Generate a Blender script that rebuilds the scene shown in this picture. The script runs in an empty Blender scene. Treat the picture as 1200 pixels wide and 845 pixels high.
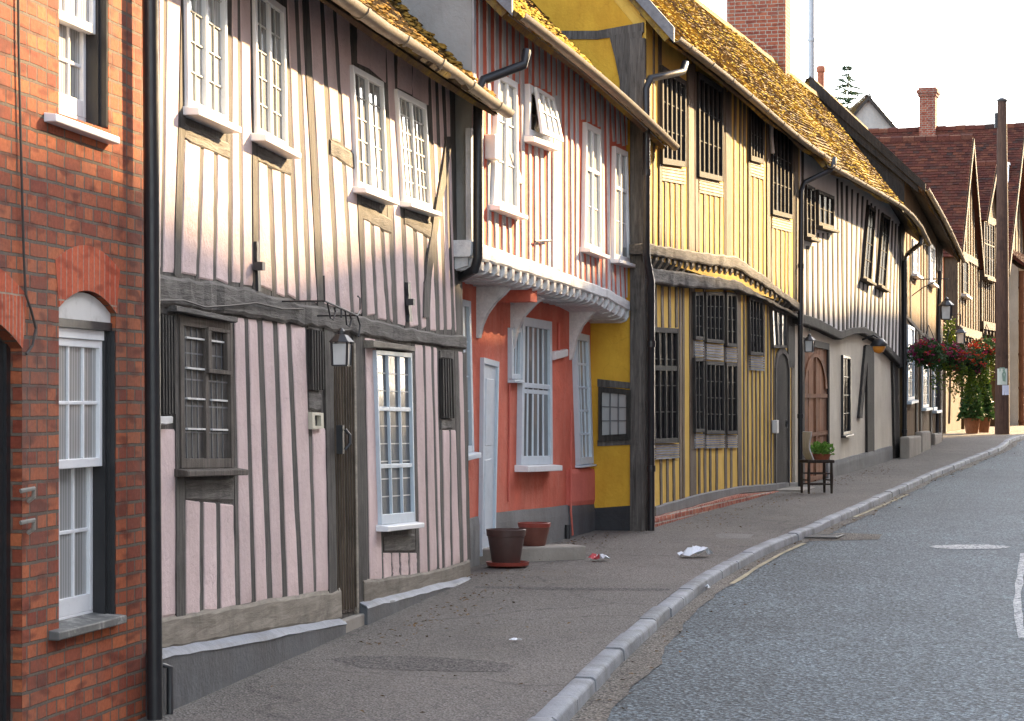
import bpy, bmesh, math, random
from mathutils import Vector, noise
from mathutils.geometry import tessellate_polygon
RND = random.Random(7)
C = bpy.context.scene.collection
F, CX, HY, EYE = 2700.0, 600.0, 474.0, 1.6      # focal length, principal column, horizon row of the 1200x845 photograph; eye height

def lerp(a, b, t): return a + (b - a) * t
def pl(pts, x):                                  # piecewise linear
    if x <= pts[0][0]: return pts[0][1]
    for (x0, y0), (x1, y1) in zip(pts, pts[1:]):
        if x <= x1: return y0 + (y1 - y0) * (x - x0) / (x1 - x0)
    return pts[-1][1]
GP = [(-60, -.45), (0, -.2), (8, -.08), (12, -.03), (20, .06), (26, .17), (31, .23), (37, .28), (43, .37), (49, .5), (53, .62), (57, .73), (62, .82), (68, .88), (80, 1.0), (120, 1.5), (200, 3), (400, 7)]
def G(d): return sum(pl(GP, d + k * .8) for k in (-2, -1, 0, 1, 2)) / 5   # pavement level along the street

class Plan:
    """a house front: plan line through two photo columns with their scale (pixels per metre); k = backward lean"""
    def __init__(s, x0, s0, x1, s1, k=0.0):
        s.p0 = Vector(((x0 - CX) / s0, F / s0)); s.p1 = Vector(((x1 - CX) / s1, F / s1))
        s.L = (s.p1 - s.p0).length; s.d = (s.p1 - s.p0) / s.L; s.n = Vector((s.d.y, -s.d.x)); s.k = k
        s.ang = math.atan2(s.d.y, s.d.x); s.root = None
    def P(s, x, y, off=0.0):
        r = Vector(((x - CX) / F, 1.0)); rz = (HY - y) / F
        t = (off - s.k * EYE + s.p0.dot(s.n)) / (r.dot(s.n) + s.k * rz)
        q = r * t - s.p0
        return Vector((q.dot(s.d), -q.dot(s.n), EYE + t * rz))
    def S(s, x, y, u):                           # the plane across the house at u
        r = Vector(((x - CX) / F, 1.0)); rz = (HY - y) / F
        t = (u + s.p0.dot(s.d)) / r.dot(s.d)
        q = r * t - s.p0
        return Vector((u, -q.dot(s.n), EYE + t * rz))
    def W(s, v): 
        q = s.p0 + s.d * v.x - s.n * v.y
        return Vector((q.x, q.y, v.z))
    def gz(s, u, off=0.0):
        return G((s.p0 + s.d * u + s.n * off).y)
    def thing(s, name, label, cat, group=None):
        s.root = thing(name, label, cat, (s.p0.x, s.p0.y, 0), s.ang, group); return s.root

def tagit(o, label=None, cat=None, group=None, kind=None):
    if label: o['label'] = label
    if cat: o['category'] = cat
    if group: o['group'] = group
    if kind: o['kind'] = kind
    return o
def thing(name, label, cat, loc=(0, 0, 0), rz=0.0, group=None):
    o = bpy.data.objects.new(name, None); C.objects.link(o)
    o.location = loc; o.rotation_euler = (0, 0, rz); o.empty_display_size = .2
    return tagit(o, label, cat, group)
def copy_tree(o, parent=None):
    c = o.copy(); C.objects.link(c)
    if parent: c.parent = parent
    for ch in list(o.children): copy_tree(ch, c)
    return c

class MB:
    def __init__(s): s.v = []; s.f = []; s.sm = False
    def add(s, vs, fs):
        b = len(s.v); s.v += [Vector(p) for p in vs]; s.f += [[b + i for i in f] for f in fs]; return s
    def face(s, *p): return s.add(p, [list(range(len(p)))])
    def slab(s, pts, dy):                         # outline pushed inward (+y) by dy
        n = len(pts); back = [Vector(p) + Vector((0, dy, 0)) for p in pts]
        return s.add(list(pts) + back, [list(range(n)), list(range(2 * n - 1, n - 1, -1))] + [[i, i + n, (i + 1) % n + n, (i + 1) % n] for i in range(n)])
    def loft(s, rings, close=True, caps=True):
        n = len(rings[0]); vs = [p for r in rings for p in r]; fs = []
        for a in range(len(rings) - 1):
            for i in range(n if close else n - 1):
                j = (i + 1) % n; fs.append([a * n + i, a * n + j, a * n + n + j, a * n + n + i])
        if caps and close: fs += [list(range(n - 1, -1, -1)), list(range((len(rings) - 1) * n, len(rings) * n))]
        return s.add(vs, fs)
    def box(s, a, b):
        x0, y0, z0 = a; x1, y1, z1 = b
        return s.add([(x0, y0, z0), (x1, y0, z0), (x1, y1, z0), (x0, y1, z0), (x0, y0, z1), (x1, y0, z1), (x1, y1, z1), (x0, y1, z1)],
                     [[0, 3, 2, 1], [4, 5, 6, 7], [0, 1, 5, 4], [1, 2, 6, 5], [2, 3, 7, 6], [3, 0, 4, 7]])
    def bar(s, p, q, w, h=None, up=Vector((0, 0, 1))):
        p = Vector(p); q = Vector(q); h = h or w; d = (q - p).normalized()
        a = d.cross(up); a = a.normalized() if a.length > 1e-4 else Vector((1, 0, 0)); b = d.cross(a).normalized()
        r = lambda c: [c + a * w / 2 + b * h / 2, c - a * w / 2 + b * h / 2, c - a * w / 2 - b * h / 2, c + a * w / 2 - b * h / 2]
        return s.loft([r(p), r(q)])
    def tube(s, pts, r, n=8, caps=True):
        pts = [Vector(p) for p in pts]; rr = r if isinstance(r, (list, tuple)) else [r] * len(pts); rings = []
        a = None
        for i, p in enumerate(pts):
            d = (pts[min(i + 1, len(pts) - 1)] - pts[max(i - 1, 0)]).normalized()
            if a is None: a = d.orthogonal().normalized()
            a = (a - d * a.dot(d)).normalized(); b = d.cross(a)
            rings.append([p + (a * math.cos(2 * math.pi * k / n) + b * math.sin(2 * math.pi * k / n)) * rr[i] for k in range(n)])
        return s.loft(rings, True, caps)
    def lathe(s, prof, c=(0, 0, 0), n=20):
        c = Vector(c)
        return s.loft([[c + Vector((r * math.cos(2 * math.pi * k / n), r * math.sin(2 * math.pi * k / n), z)) for k in range(n)] for r, z in prof])
    def blob(s, c, r, rnd=RND, squash=.6, n=6):
        c = Vector(c); vs = [c + Vector((0, 0, r * squash))]
        for z, q in ((.5, .75), (-.2, 1.0)):
            for k in range(n):
                a = 2 * math.pi * (k + rnd.random() * .5) / n; e = r * q * (.7 + .6 * rnd.random())
                vs.append(c + Vector((e * math.cos(a), e * math.sin(a), r * squash * z)))
        fs = [[0, 1 + k, 1 + (k + 1) % n] for k in range(n)] + [[1 + k, 1 + n + k, 1 + n + (k + 1) % n, 1 + (k + 1) % n] for k in range(n)]
        return s.add(vs, fs)
    def obj(s, name, mat, parent=None, bevel=0, smooth=None):
        me = bpy.data.meshes.new(name); me.from_pydata(s.v, [], s.f)
        bm = bmesh.new(); bm.from_mesh(me); bmesh.ops.recalc_face_normals(bm, faces=bm.faces)
        uv = bm.loops.layers.uv.new('UVMap')
        for f in bm.faces:
            a = [abs(c) for c in f.normal]
            for l in f.loops:
                p = l.vert.co
                l[uv].uv = (p.y, p.z) if a[0] > a[1] and a[0] > a[2] else ((p.x, p.z) if a[1] >= a[2] else (p.x, p.y))
        bm.to_mesh(me); bm.free()
        if smooth is not None:
            for p in me.polygons: p.use_smooth = True
            me.set_sharp_from_angle(angle=math.radians(smooth))
        me.materials.append(mat)
        o = bpy.data.objects.new(name, me); C.objects.link(o)
        if parent: o.parent = parent
        if bevel:
            b = o.modifiers.new('bevel', 'BEVEL'); b.width = bevel; b.segments = 2; b.limit_method = 'ANGLE'; b.angle_limit = .6
        return o
    def top(s, name, mat, label=None, cat=None, group=None, kind=None, **kw):
        return tagit(s.obj(name, mat, None, **kw), label, cat, group, kind)

# ---------------------------------------------------------------- materials
class NT:
    def __init__(s, name):
        s.m = bpy.data.materials.new(name); s.m.use_nodes = True; s.t = s.m.node_tree; s.t.nodes.clear()
        s.out = s.n('ShaderNodeOutputMaterial'); s.b = s.n('ShaderNodeBsdfPrincipled'); s.l(s.b.outputs[0], s.out.inputs[0])
    def n(s, typ, **kw):
        x = s.t.nodes.new(typ)
        for k, v in kw.items(): setattr(x, k, v)
        return x
    def l(s, a, b): s.t.links.new(a, b)
    def coord(s, which='Object', scale=(1, 1, 1), loc=(0, 0, 0)):
        t = s.n('ShaderNodeTexCoord'); m = s.n('ShaderNodeMapping'); s.l(t.outputs[which], m.inputs[0])
        m.inputs['Scale'].default_value = scale; m.inputs['Location'].default_value = loc; return m.outputs[0]
    def noise(s, vec, scale, detail=4, rough=.6, dist=0):
        x = s.n('ShaderNodeTexNoise'); s.l(vec, x.inputs['Vector']); x.inputs['Scale'].default_value = scale
        x.inputs['Detail'].default_value = detail; x.inputs['Roughness'].default_value = rough; x.inputs['Distortion'].default_value = dist
        return x.outputs['Fac']
    def ramp(s, fac, stops, interp='LINEAR'):
        r = s.n('ShaderNodeValToRGB'); s.l(fac, r.inputs[0]); cr = r.color_ramp; cr.interpolation = interp
        while len(cr.elements) < len(stops): cr.elements.new(.5)
        for e, (p, c) in zip(cr.elements, stops): e.position = p; e.color = (*c, 1) if len(c) == 3 else c
        return r.outputs[0]
    def mix(s, a, b, fac, mode='MIX'):
        x = s.n('ShaderNodeMix', data_type='RGBA', blend_type=mode)
        for sock, val in ((x.inputs[0], fac), (x.inputs[6], a), (x.inputs[7], b)):
            if isinstance(val, (int, float)): sock.default_value = val
            elif isinstance(val, (tuple, list)): sock.default_value = (*val, 1)[:4]
            else: s.l(val, sock)
        return x.outputs[2]
    def island(s, lo, hi):
        g = s.n('ShaderNodeNewGeometry'); m = s.n('ShaderNodeMapRange'); s.l(g.outputs['Random Per Island'], m.inputs[0])
        m.inputs[3].default_value = lo; m.inputs[4].default_value = hi; return m.outputs[0]
    def rand(s): return s.n('ShaderNodeNewGeometry').outputs['Random Per Island']
    def math(s, op, a, b=0.0):
        x = s.n('ShaderNodeMath', operation=op)
        for sock, val in zip(x.inputs, (a, b)):
            if isinstance(val, (int, float)): sock.default_value = val
            else: s.l(val, sock)
        return x.outputs[0]
    def bump(s, h, strength=.3, dist=.01, prev=None):
        b = s.n('ShaderNodeBump'); s.l(h, b.inputs['Height']); b.inputs['Strength'].default_value = strength; b.inputs['Distance'].default_value = dist
        if prev: s.l(prev, b.inputs['Normal'])
        s.l(b.outputs[0], s.b.inputs['Normal']); return b.outputs[0]
    def done(s, col, rough=.8, spec=.3, metal=0):
        if isinstance(col, (tuple, list)): s.b.inputs['Base Color'].default_value = (*col, 1)
        else: s.l(col, s.b.inputs['Base Color'])
        if isinstance(rough, (int, float)): s.b.inputs['Roughness'].default_value = rough
        else: s.l(rough, s.b.inputs['Roughness'])
        s.b.inputs['Specular IOR Level'].default_value = spec; s.b.inputs['Metallic'].default_value = metal
        return s.m
def sc(c, k): return tuple(x * k for x in c)

def m_plaster(name, c, stain=(.5, .45, .4), amt=.35, bump=.35, var=.12, rough=.9):
    t = NT(name); v = t.coord()
    base = t.ramp(t.noise(v, 1.7, 5, .65), [(.25, sc(c, 1 - var)), (.75, sc(c, 1 + var))])
    base = t.mix(base, tuple(a * b for a, b in zip(c, stain)), t.ramp(t.noise(t.coord(scale=(1, 1, .35), loc=(3, 1, 7)), 2.3, 7, .72), [(.45, (0, 0, 0)), (.70, (amt, amt, amt))]))
    base = t.mix(base, t.mix((.9, .9, .9), (1.07, 1.07, 1.07), t.rand()), 1.0, 'MULTIPLY')
    nz = t.n('ShaderNodeTexNoise'); t.l(v, nz.inputs['Vector']); nz.inputs['Scale'].default_value = 3.0; nz.inputs['Detail'].default_value = 5
    wv = t.n('ShaderNodeVectorMath', operation='MULTIPLY_ADD'); t.l(nz.outputs['Color'], wv.inputs[0]); wv.inputs[1].default_value = (.35, .35, .35); t.l(v, wv.inputs[2])
    ck = t.n('ShaderNodeTexVoronoi', feature='DISTANCE_TO_EDGE'); t.l(wv.outputs[0], ck.inputs['Vector']); ck.inputs['Scale'].default_value = 1.5
    base = t.mix(base, sc(c, .45), t.ramp(ck.outputs['Distance'], [(.0, (.22, .22, .22)), (.007, (0, 0, 0))]))
    t.bump(t.noise(v, 28, 6, .65), bump, .012, t.bump(t.noise(v, 4, 3), bump * .8, .03))
    return t.done(base, rough, .2)
def m_wood(name, c1, c2, grain=(14, 14, 1.1), bump=.6, rough=.8, isl=(.75, 1.2)):
    t = NT(name); v = t.coord(scale=grain)
    g = t.noise(v, 2.2, 7, .7, .6)
    base = t.ramp(g, [(.3, c1), (.5, lerp3(c1, c2, .45)), (.72, c2)])
    base = t.mix(base, sc(c1, .55), t.ramp(t.noise(t.coord(loc=(5, 2, 1)), 3.1, 5, .7), [(.5, (0, 0, 0)), (.75, (.7, .7, .7))]))
    k = t.island(*isl); cm = t.n('ShaderNodeCombineColor'); [t.l(k, i) for i in cm.inputs[:3]]
    base = t.mix(base, cm.outputs[0], 1.0, 'MULTIPLY')
    t.bump(g, bump, .012, t.bump(t.noise(v, 7, 4, .7), bump * .7, .006))
    return t.done(base, rough, .25)
def lerp3(a, b, t): return tuple(lerp(x, y, t) for x, y in zip(a, b))
def m_paint(name, c, rough=.45, wear=.25, dirt=(.45, .42, .38), spec=.4, bump=.12):
    t = NT(name); v = t.coord()
    base = t.mix(c, tuple(a * b for a, b in zip(c, dirt)), t.ramp(t.noise(v, 9, 7, .75), [(.5, (0, 0, 0)), (.74, (wear, wear, wear))]))
    t.bump(t.noise(v, 40, 4), bump, .004)
    return t.done(base, t.ramp(t.noise(v, 12, 3), [(.3, (rough * .8,) * 3), (.7, (min(1, rough * 1.25),) * 3)]), spec)
def m_brick(name, c1, c2, mortar, w=.215, h=.0735, ms=.009, soot=.3, sootc=(.1, .08, .07), bump=.7):
    t = NT(name); v = t.coord('UV')
    nz = t.n('ShaderNodeTexNoise'); t.l(v, nz.inputs['Vector']); nz.inputs['Scale'].default_value = 6.0
    add = t.n('ShaderNodeVectorMath', operation='MULTIPLY_ADD'); t.l(nz.outputs['Color'], add.inputs[0]); add.inputs[1].default_value = (.012, .012, 0); t.l(v, add.inputs[2])
    b = t.n('ShaderNodeTexBrick'); t.l(add.outputs[0], b.inputs['Vector'])
    for k, val in (('Color1', (*c1, 1)), ('Color2', (*c2, 1)), ('Mortar', (*mortar, 1)), ('Scale', 1.0), ('Mortar Size', ms), ('Mortar Smooth', .25), ('Brick Width', w), ('Row Height', h), ('Bias', -.05)): b.inputs[k].default_value = val
    b.offset = .5; b.squash = .56; b.squash_frequency = 2
    col = t.mix(b.outputs['Color'], sc(c1, .6), t.ramp(t.noise(t.coord('UV', scale=(4.6, 13.5, 1)), 1.0, 1, .5), [(.55, (0, 0, 0)), (.68, (.75, .75, .75))]))
    col = t.mix(col, t.ramp(t.noise(v, 38, 5, .7), [(.3, (.72, .72, .72)), (.7, (1.15, 1.15, 1.15))]), 1.0, 'MULTIPLY')
    col = t.mix(col, sootc, t.ramp(t.noise(t.coord('UV', loc=(4, 9, 0)), .9, 6, .7), [(.48, (0, 0, 0)), (.75, (soot, soot, soot))]))
    inv = t.math('SUBTRACT', 1.0, b.outputs['Fac'])
    t.bump(t.noise(v, 60, 5, .7), .35, .006, t.bump(inv, bump, .012))
    return t.done(col, .88, .2)
def m_tile(name, cols, moss=None, mlo=.5, mhi=.62, bump=.4, mscale=1.2):
    t = NT(name); v = t.coord()
    base = t.ramp(t.rand(), [(i / max(1, len(cols) - 1), c) for i, c in enumerate(cols)])
    base = t.mix(base, t.ramp(t.noise(v, 22, 5, .7), [(.3, (.6, .6, .6)), (.7, (1.2, 1.2, 1.2))]), 1.0, 'MULTIPLY')
    if moss:
        f = t.math('ADD', t.math('MULTIPLY', t.noise(v, mscale, 6, .7), .75), t.math('MULTIPLY', t.noise(v, 16, 4, .7), .3))
        base = t.mix(base, t.ramp(t.noise(v, 13, 4), [(.3, moss[0]), (.7, moss[1])]), t.ramp(f, [(mlo, (0, 0, 0)), (mhi, (1, 1, 1))]))
    t.bump(t.noise(v, 45, 5, .7), bump, .012)
    return t.done(base, .92, .15)
def m_flat(name, c, rough=.6, spec=.3, metal=0, var=.15, scale=12, bump=.1):
    t = NT(name); v = t.coord(); f = t.noise(v, scale, 5, .65)
    t.bump(f, bump, .004)
    return t.done(t.ramp(f, [(.3, sc(c, 1 - var)), (.7, sc(c, 1 + var))]), rough, spec, metal)
def m_glass(name, c, rough=.04, spec=.5, wav=.05, folds=0.0):
    t = NT(name); v = t.coord()
    col = t.ramp(t.noise(v, 3, 3), [(.3, sc(c, .7)), (.7, sc(c, 1.3))])
    if folds:                                    # net curtain hanging behind the pane
        w = t.n('ShaderNodeTexWave', bands_direction='X'); t.l(t.coord(scale=(1, .1, .06)), w.inputs['Vector']); w.inputs['Scale'].default_value = 9; w.inputs['Distortion'].default_value = 3.5; w.inputs['Detail'].default_value = 2
        col = t.mix(sc(c, 1 - folds), sc(c, 1 + folds * .4), w.outputs['Fac'])
    t.b.inputs['Coat Weight'].default_value = 1.0; t.b.inputs['Coat Roughness'].default_value = rough
    b = t.n('ShaderNodeBump'); t.l(t.noise(v, 5, 2), b.inputs['Height']); b.inputs['Strength'].default_value = wav; b.inputs['Distance'].default_value = .02
    t.l(b.outputs[0], t.b.inputs['Coat Normal'])
    return t.done(col, .5, .2)
def m_leaf(name, cols, rough=.6, trans=.3):
    t = NT(name); col = t.ramp(t.rand(), [(i / (len(cols) - 1), c) for i, c in enumerate(cols)])
    t.l(col, t.b.inputs['Base Color']); t.b.inputs['Roughness'].default_value = rough; t.b.inputs['Specular IOR Level'].default_value = .08
    tr = t.n('ShaderNodeBsdfTranslucent'); t.l(col, tr.inputs[0]); mx = t.n('ShaderNodeMixShader'); mx.inputs[0].default_value = trans
    t.l(t.b.outputs[0], mx.inputs[1]); t.l(tr.outputs[0], mx.inputs[2]); t.l(mx.outputs[0], t.out.inputs[0]); return t.m

M = {}
M['brick'] = m_brick('red_brick', (.22, .052, .03), (.46, .135, .055), (.14, .105, .08), soot=.75, ms=.009, bump=1.0)
M['brick_old'] = m_brick('weathered_brick', (.30, .07, .04), (.42, .13, .07), (.42, .36, .30), soot=.25)
M['arch_brick'] = m_brick('gauged_brick', (.42, .07, .03), (.55, .12, .05), (.36, .26, .19), w=.0735, h=.3, ms=.005)
M['pink'] = m_plaster('pink_plaster', (.68, .53, .505), stain=(.62, .57, .52), amt=.4, bump=.7)
M['timber_grey'] = m_wood('weathered_oak', (.036, .032, .029), (.155, .14, .125))
M['timber_beam'] = m_wood('weathered_beam_oak', (.045, .04, .036), (.185, .17, .155), grain=(1.1, 14, 14), bump=.8)
M['plate'] = m_wood('silvery_oak_plate', (.16, .135, .105), (.34, .30, .245), grain=(1.1, 14, 10), bump=.5)
M['timber_dark'] = m_wood('tarred_oak', (.014, .013, .012), (.055, .048, .042))
M['plinth'] = m_plaster('painted_plinth', (.10, .103, .11), stain=(.5, .45, .4), amt=.8, bump=.5, rough=.6)
M['plinth_black'] = m_plaster('black_painted_plinth', (.035, .035, .038), amt=.5, bump=.4, rough=.6)
M['white'] = m_paint('white_gloss_paint', (.74, .75, .76), .35, .22)
M['white_old'] = m_paint('flaking_white_paint', (.58, .57, .55), .6, .55)
M['blue_white'] = m_paint('pale_blue_paint', (.52, .585, .64), .4, .25)
M['black'] = m_paint('black_gloss_paint', (.018, .018, .02), .35, .3, dirt=(3, 2.8, 2.5))
M['iron'] = m_flat('black_iron', (.02, .02, .022), .45, .5)
M['lead'] = m_flat('lead_cames', (.42, .42, .40), .5, .4)
M['lead_dark'] = m_flat('dark_lead', (.10, .10, .105), .6, .4)
M['pane'] = m_glass('window_pane', (.022, .024, .028))
M['pane_soft'] = m_glass('soft_reflecting_pane', (.07, .08, .09), rough=.08, folds=.5)
M['pane_soft'].node_tree.nodes['Principled BSDF'].inputs['Coat Weight'].default_value = .35
M['pane_dim'] = m_glass('old_leaded_pane', (.012, .012, .014), rough=.12, wav=.15)
M['pane_dim'].node_tree.nodes['Principled BSDF'].inputs['Coat Weight'].default_value = .08
M['pane_dim'].node_tree.nodes['Principled BSDF'].inputs['Specular IOR Level'].default_value = 0
M['pane_net'] = m_glass('net_curtained_pane', (.33, .33, .32), folds=.35)
M['pane_mid'] = m_glass('dim_room_pane', (.10, .105, .11), folds=.5)
M['stone'] = m_plaster('worn_stone', (.32, .29, .25), amt=.4, bump=.5)
# ---------------------------------------------------------------- camera, light, sky
scn = bpy.context.scene
cam = bpy.data.cameras.new('camera'); co = bpy.data.objects.new('camera', cam); C.objects.link(co)
co.location = (0, 0, EYE); co.rotation_euler = (math.radians(90), 0, 0)
cam.sensor_width = 36; cam.lens = 36 * F / 1200; cam.shift_y = (HY - 422.5) / 1200; cam.clip_end = 2000; cam.clip_start = .1
scn.camera = co; scn.render.resolution_x = 1024; scn.render.resolution_y = 721
SUN_AZ, SUN_EL = 42.0, 24.0                      # degrees to the right of the view direction; above the horizon
w = bpy.data.worlds.new('World'); scn.world = w; w.use_nodes = True
nt = w.node_tree; bg = nt.nodes['Background']; sky = nt.nodes.new('ShaderNodeTexSky'); sky.sky_type = 'NISHITA'; sky.sun_disc = False
sky.sun_elevation = math.radians(SUN_EL); sky.sun_rotation = math.radians(SUN_AZ); sky.dust_density = 1.2; sky.air_density = 1.0; sky.ozone_density = 1.0
hs_ = nt.nodes.new('ShaderNodeHueSaturation'); hs_.inputs['Saturation'].default_value = .55   # hazy late-afternoon sky
nt.links.new(sky.outputs[0], hs_.inputs['Color']); nt.links.new(hs_.outputs[0], bg.inputs[0]); bg.inputs[1].default_value = .15
sl = bpy.data.lights.new('sun', 'SUN'); sl.energy = 5.0; sl.angle = math.radians(.9); sl.color = (1.0, .71, .38)
so = bpy.data.objects.new('sun', sl); C.objects.link(so)
sd = Vector((math.sin(math.radians(SUN_AZ)) * math.cos(math.radians(SUN_EL)), math.cos(math.radians(SUN_AZ)) * math.cos(math.radians(SUN_EL)), math.sin(math.radians(SUN_EL))))
so.rotation_euler = sd.to_track_quat('Z', 'Y').to_euler(); so.location = (20, 20, 30)
scn.view_settings.view_transform = 'Standard'; scn.view_settings.look = 'None'; scn.view_settings.gamma = 1; scn.view_settings.use_curve_mapping = False
scn.view_settings.exposure = 2.62

# ---------------------------------------------------------------- ground, pavement, kerb, road
def ground_at(x, y):                             # photo pixel -> point on the pavement level
    d = 20.0
    for _ in range(60): d = lerp(d, F * (EYE - G(d)) / (y - HY), .4)
    return Vector(((x - CX) / F * d, d, G(d)))
KPX = [(622, 845), (660, 806), (700, 768), (745, 729), (790, 693), (830, 668), (870, 647), (903, 632.5), (935, 620.5), (968, 606), (1000, 592.5), (1030, 579.5), (1060, 566), (1085, 555), (1110, 545.5), (1140, 534), (1166, 524.5)]
KB = [ground_at(x, y) for x, y in KPX]
# towards the camera the kerb runs on parallel to the houses
d0 = (KB[1] - KB[0]).normalized()
KB = [Vector((KB[0].x - .19 * t, KB[0].y - t, G(KB[0].y - t))) for t in (60, 30, 18, 11.8, 8, 5, 2.5)] + KB
# beyond the side lane it swings away to the right with the street
KB += [Vector((x, y, G(y))) for x, y in ((11.75, 55.2), (12.35, 57.6), (13.1, 60.0), (14.3, 62.6), (16.5, 65.6), (20.5, 69.5), (27, 75), (45, 88), (80, 112))]
def resample(pts, step):
    out = [pts[0].copy()]; acc = 0
    for a, b in zip(pts, pts[1:]):
        L = (b - a).length; t = step - acc
        while t <= L: out.append(a + (b - a) * (t / L)); t += step
        acc = (acc + L) % step if L >= step - acc else acc + L
    return out
def smooth(pts, it=2):
    for _ in range(it):
        q = [pts[0].copy()]
        for a, b in zip(pts, pts[1:]): q += [a * .75 + b * .25, a * .25 + b * .75]
        pts = q + [pts[-1].copy()]
    return pts
KS = resample(smooth(KB), .3)
def normals(pts):
    out = []
    for i in range(len(pts)):
        d = pts[min(i + 1, len(pts) - 1)] - pts[max(i - 1, 0)]; d.z = 0; d.normalize(); out.append(Vector((d.y, -d.x, 0)))
    return out
KN = normals(KS)
UP = .085                                        # kerb upstand

def m_asphalt(name, c, chip, chipamt, rough, sand=None, scale=150, spec=.4, patch=.25, crack=.28, cell_c=.7):
    t = NT(name); v = t.coord()
    vo = t.n('ShaderNodeTexVoronoi'); t.l(v, vo.inputs['Vector']); vo.inputs['Scale'].default_value = scale * .5
    chips = t.ramp(t.noise(v, scale * .55, 4, .85), [(.47, (0, 0, 0)), (.56, (chipamt,) * 3)])
    base = t.mix(c, chip, chips)
    base = t.mix(base, vo.outputs['Color'], .22, 'OVERLAY') if False else base
    cell = t.n('ShaderNodeSeparateColor'); t.l(vo.outputs['Color'], cell.inputs[0])
    base = t.mix(base, t.ramp(cell.outputs[0], [(0, (1 - cell_c,) * 3), (1, (1 + cell_c * 1.15,) * 3)]), 1.0, 'MULTIPLY')
    base = t.mix(base, t.ramp(t.noise(t.coord(scale=(1, .5, 1)), .55, 6, .7), [(.3, (1 - patch,) * 3), (.7, (1 + patch,) * 3)]), 1.0, 'MULTIPLY')
    if sand: base = t.mix(base, sand, t.ramp(t.noise(t.coord(loc=(2, 8, 0)), 1.1, 7, .75), [(.53, (0, 0, 0)), (.7, (.45, .45, .45))]))
    ck = t.n('ShaderNodeTexVoronoi', feature='DISTANCE_TO_EDGE'); wv = t.n('ShaderNodeVectorMath', operation='MULTIPLY_ADD'); nz = t.n('ShaderNodeTexNoise'); t.l(v, nz.inputs['Vector']); nz.inputs['Scale'].default_value = 1.6; nz.inputs['Detail'].default_value = 5
    t.l(nz.outputs['Color'], wv.inputs[0]); wv.inputs[1].default_value = (.9, .9, 0); t.l(v, wv.inputs[2]); t.l(wv.outputs[0], ck.inputs['Vector']); ck.inputs['Scale'].default_value = crack
    base = t.mix(base, sc(c, .35), t.ramp(ck.outputs['Distance'], [(.0, (.5, .5, .5)), (.006, (0, 0, 0))]))
    t.bump(vo.outputs['Distance'], .8, .014, t.bump(t.noise(v, 1.2, 4), .3, .05))
    return t.done(base, rough, spec)
M['road'] = m_asphalt('chipped_asphalt', (.008, .0115, .014), (.125, .16, .18), .9, .68, spec=.18, scale=75, patch=.35)
M['gutter_dirt'] = m_asphalt('sandy_gutter', (.115, .10, .083), (.26, .235, .20), .6, .9, spec=.15)
M['pave'] = m_asphalt('worn_pavement_asphalt', (.125, .112, .098), (.24, .22, .20), .45, .85, sand=(.19, .165, .135), spec=.2, patch=.22, cell_c=.4)
M['earth'] = m_asphalt('yard_earth', (.10, .09, .07), (.2, .18, .15), .5, .9, spec=.2)
M['kerb'] = m_plaster('granite_kerb', (.24, .25, .265), stain=(.5, .47, .42), amt=.85, bump=.8, var=.3, rough=.7)
M['yellow_line'] = m_plaster('worn_yellow_line', (.36, .31, .20), stain=(.35, .36, .38), amt=.97, bump=.5, rough=.8)
t_ = NT('broken_white'); v_ = t_.coord(); c_ = t_.mix((.60, .59, .56), (.05, .06, .065), t_.ramp(t_.noise(v_, 26, 6, .8), [(.46, (0, 0, 0)), (.56, (1, 1, 1))])); t_.bump(t_.noise(v_, 70, 3), .5, .01); M['white_patch'] = t_.done(c_, .8, .2)  # white broken up at random by dark road grey

# one big sheet under everything
mb = MB(); ys = [-60, -30, -10] + [2 * i for i in range(0, 50)] + [120, 150, 200, 300, 400, 700]; xs = [-300, -120, -50, -20, -8, 0, 8, 20, 40, 80, 160, 400]
mb.add([(x, y, G(min(y, 400)) - .3 - .002 * abs(x)) for y in ys for x in xs], [[j * len(xs) + i, j * len(xs) + i + 1, (j + 1) * len(xs) + i + 1, (j + 1) * len(xs) + i] for j in range(len(ys) - 1) for i in range(len(xs) - 1)])
mb.top('ground', M['earth'], kind='structure')
def strip(name, mat, o0, o1, zoff, ncol=1, tilt=0.0, rough=0.0, pts=KS, nn=KN, kind='structure', i0=0, i1=None, edge=0.0):
    mb = MB(); vs = []; i1 = i1 or len(pts); rr = random.Random(3)
    for i in range(i0, i1):
        p, n = pts[i], nn[i]; e = edge * (noise.noise(Vector((i * .07, 3.3, 0))) + .5 * noise.noise(Vector((i * .31, 8.3, 0))) + .35 * noise.noise(Vector((i * .77, 1.3, 0))))
        for c in range(ncol + 1):
            o = lerp(o0, o1, c / ncol) + (e if c == ncol else 0); q = p + n * o
            vs.append((q.x, q.y, p.z + zoff + tilt * o + rough * noise.noise(Vector((q.x * .8, q.y * .8, 1)))))
    k = ncol + 1
    mb.add(vs, [[r * k + c, r * k + c + 1, (r + 1) * k + c + 1, (r + 1) * k + c] for r in range(i1 - i0 - 1) for c in range(ncol)])
    return mb.top(name, mat, kind=kind)
strip('pavement', M['pave'], -14, -.001, 0, 28, 0, .0015)
strip('road', M['road'], .125, 7.2, -UP, 14, .004)
strip('sandy_road_edge', M['gutter_dirt'], .12, .29, -UP + .006, 2, .004, edge=.1)
strip('far_pavement', M['pave'], 7.2, 22, -UP + .12, 3, .0)
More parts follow.
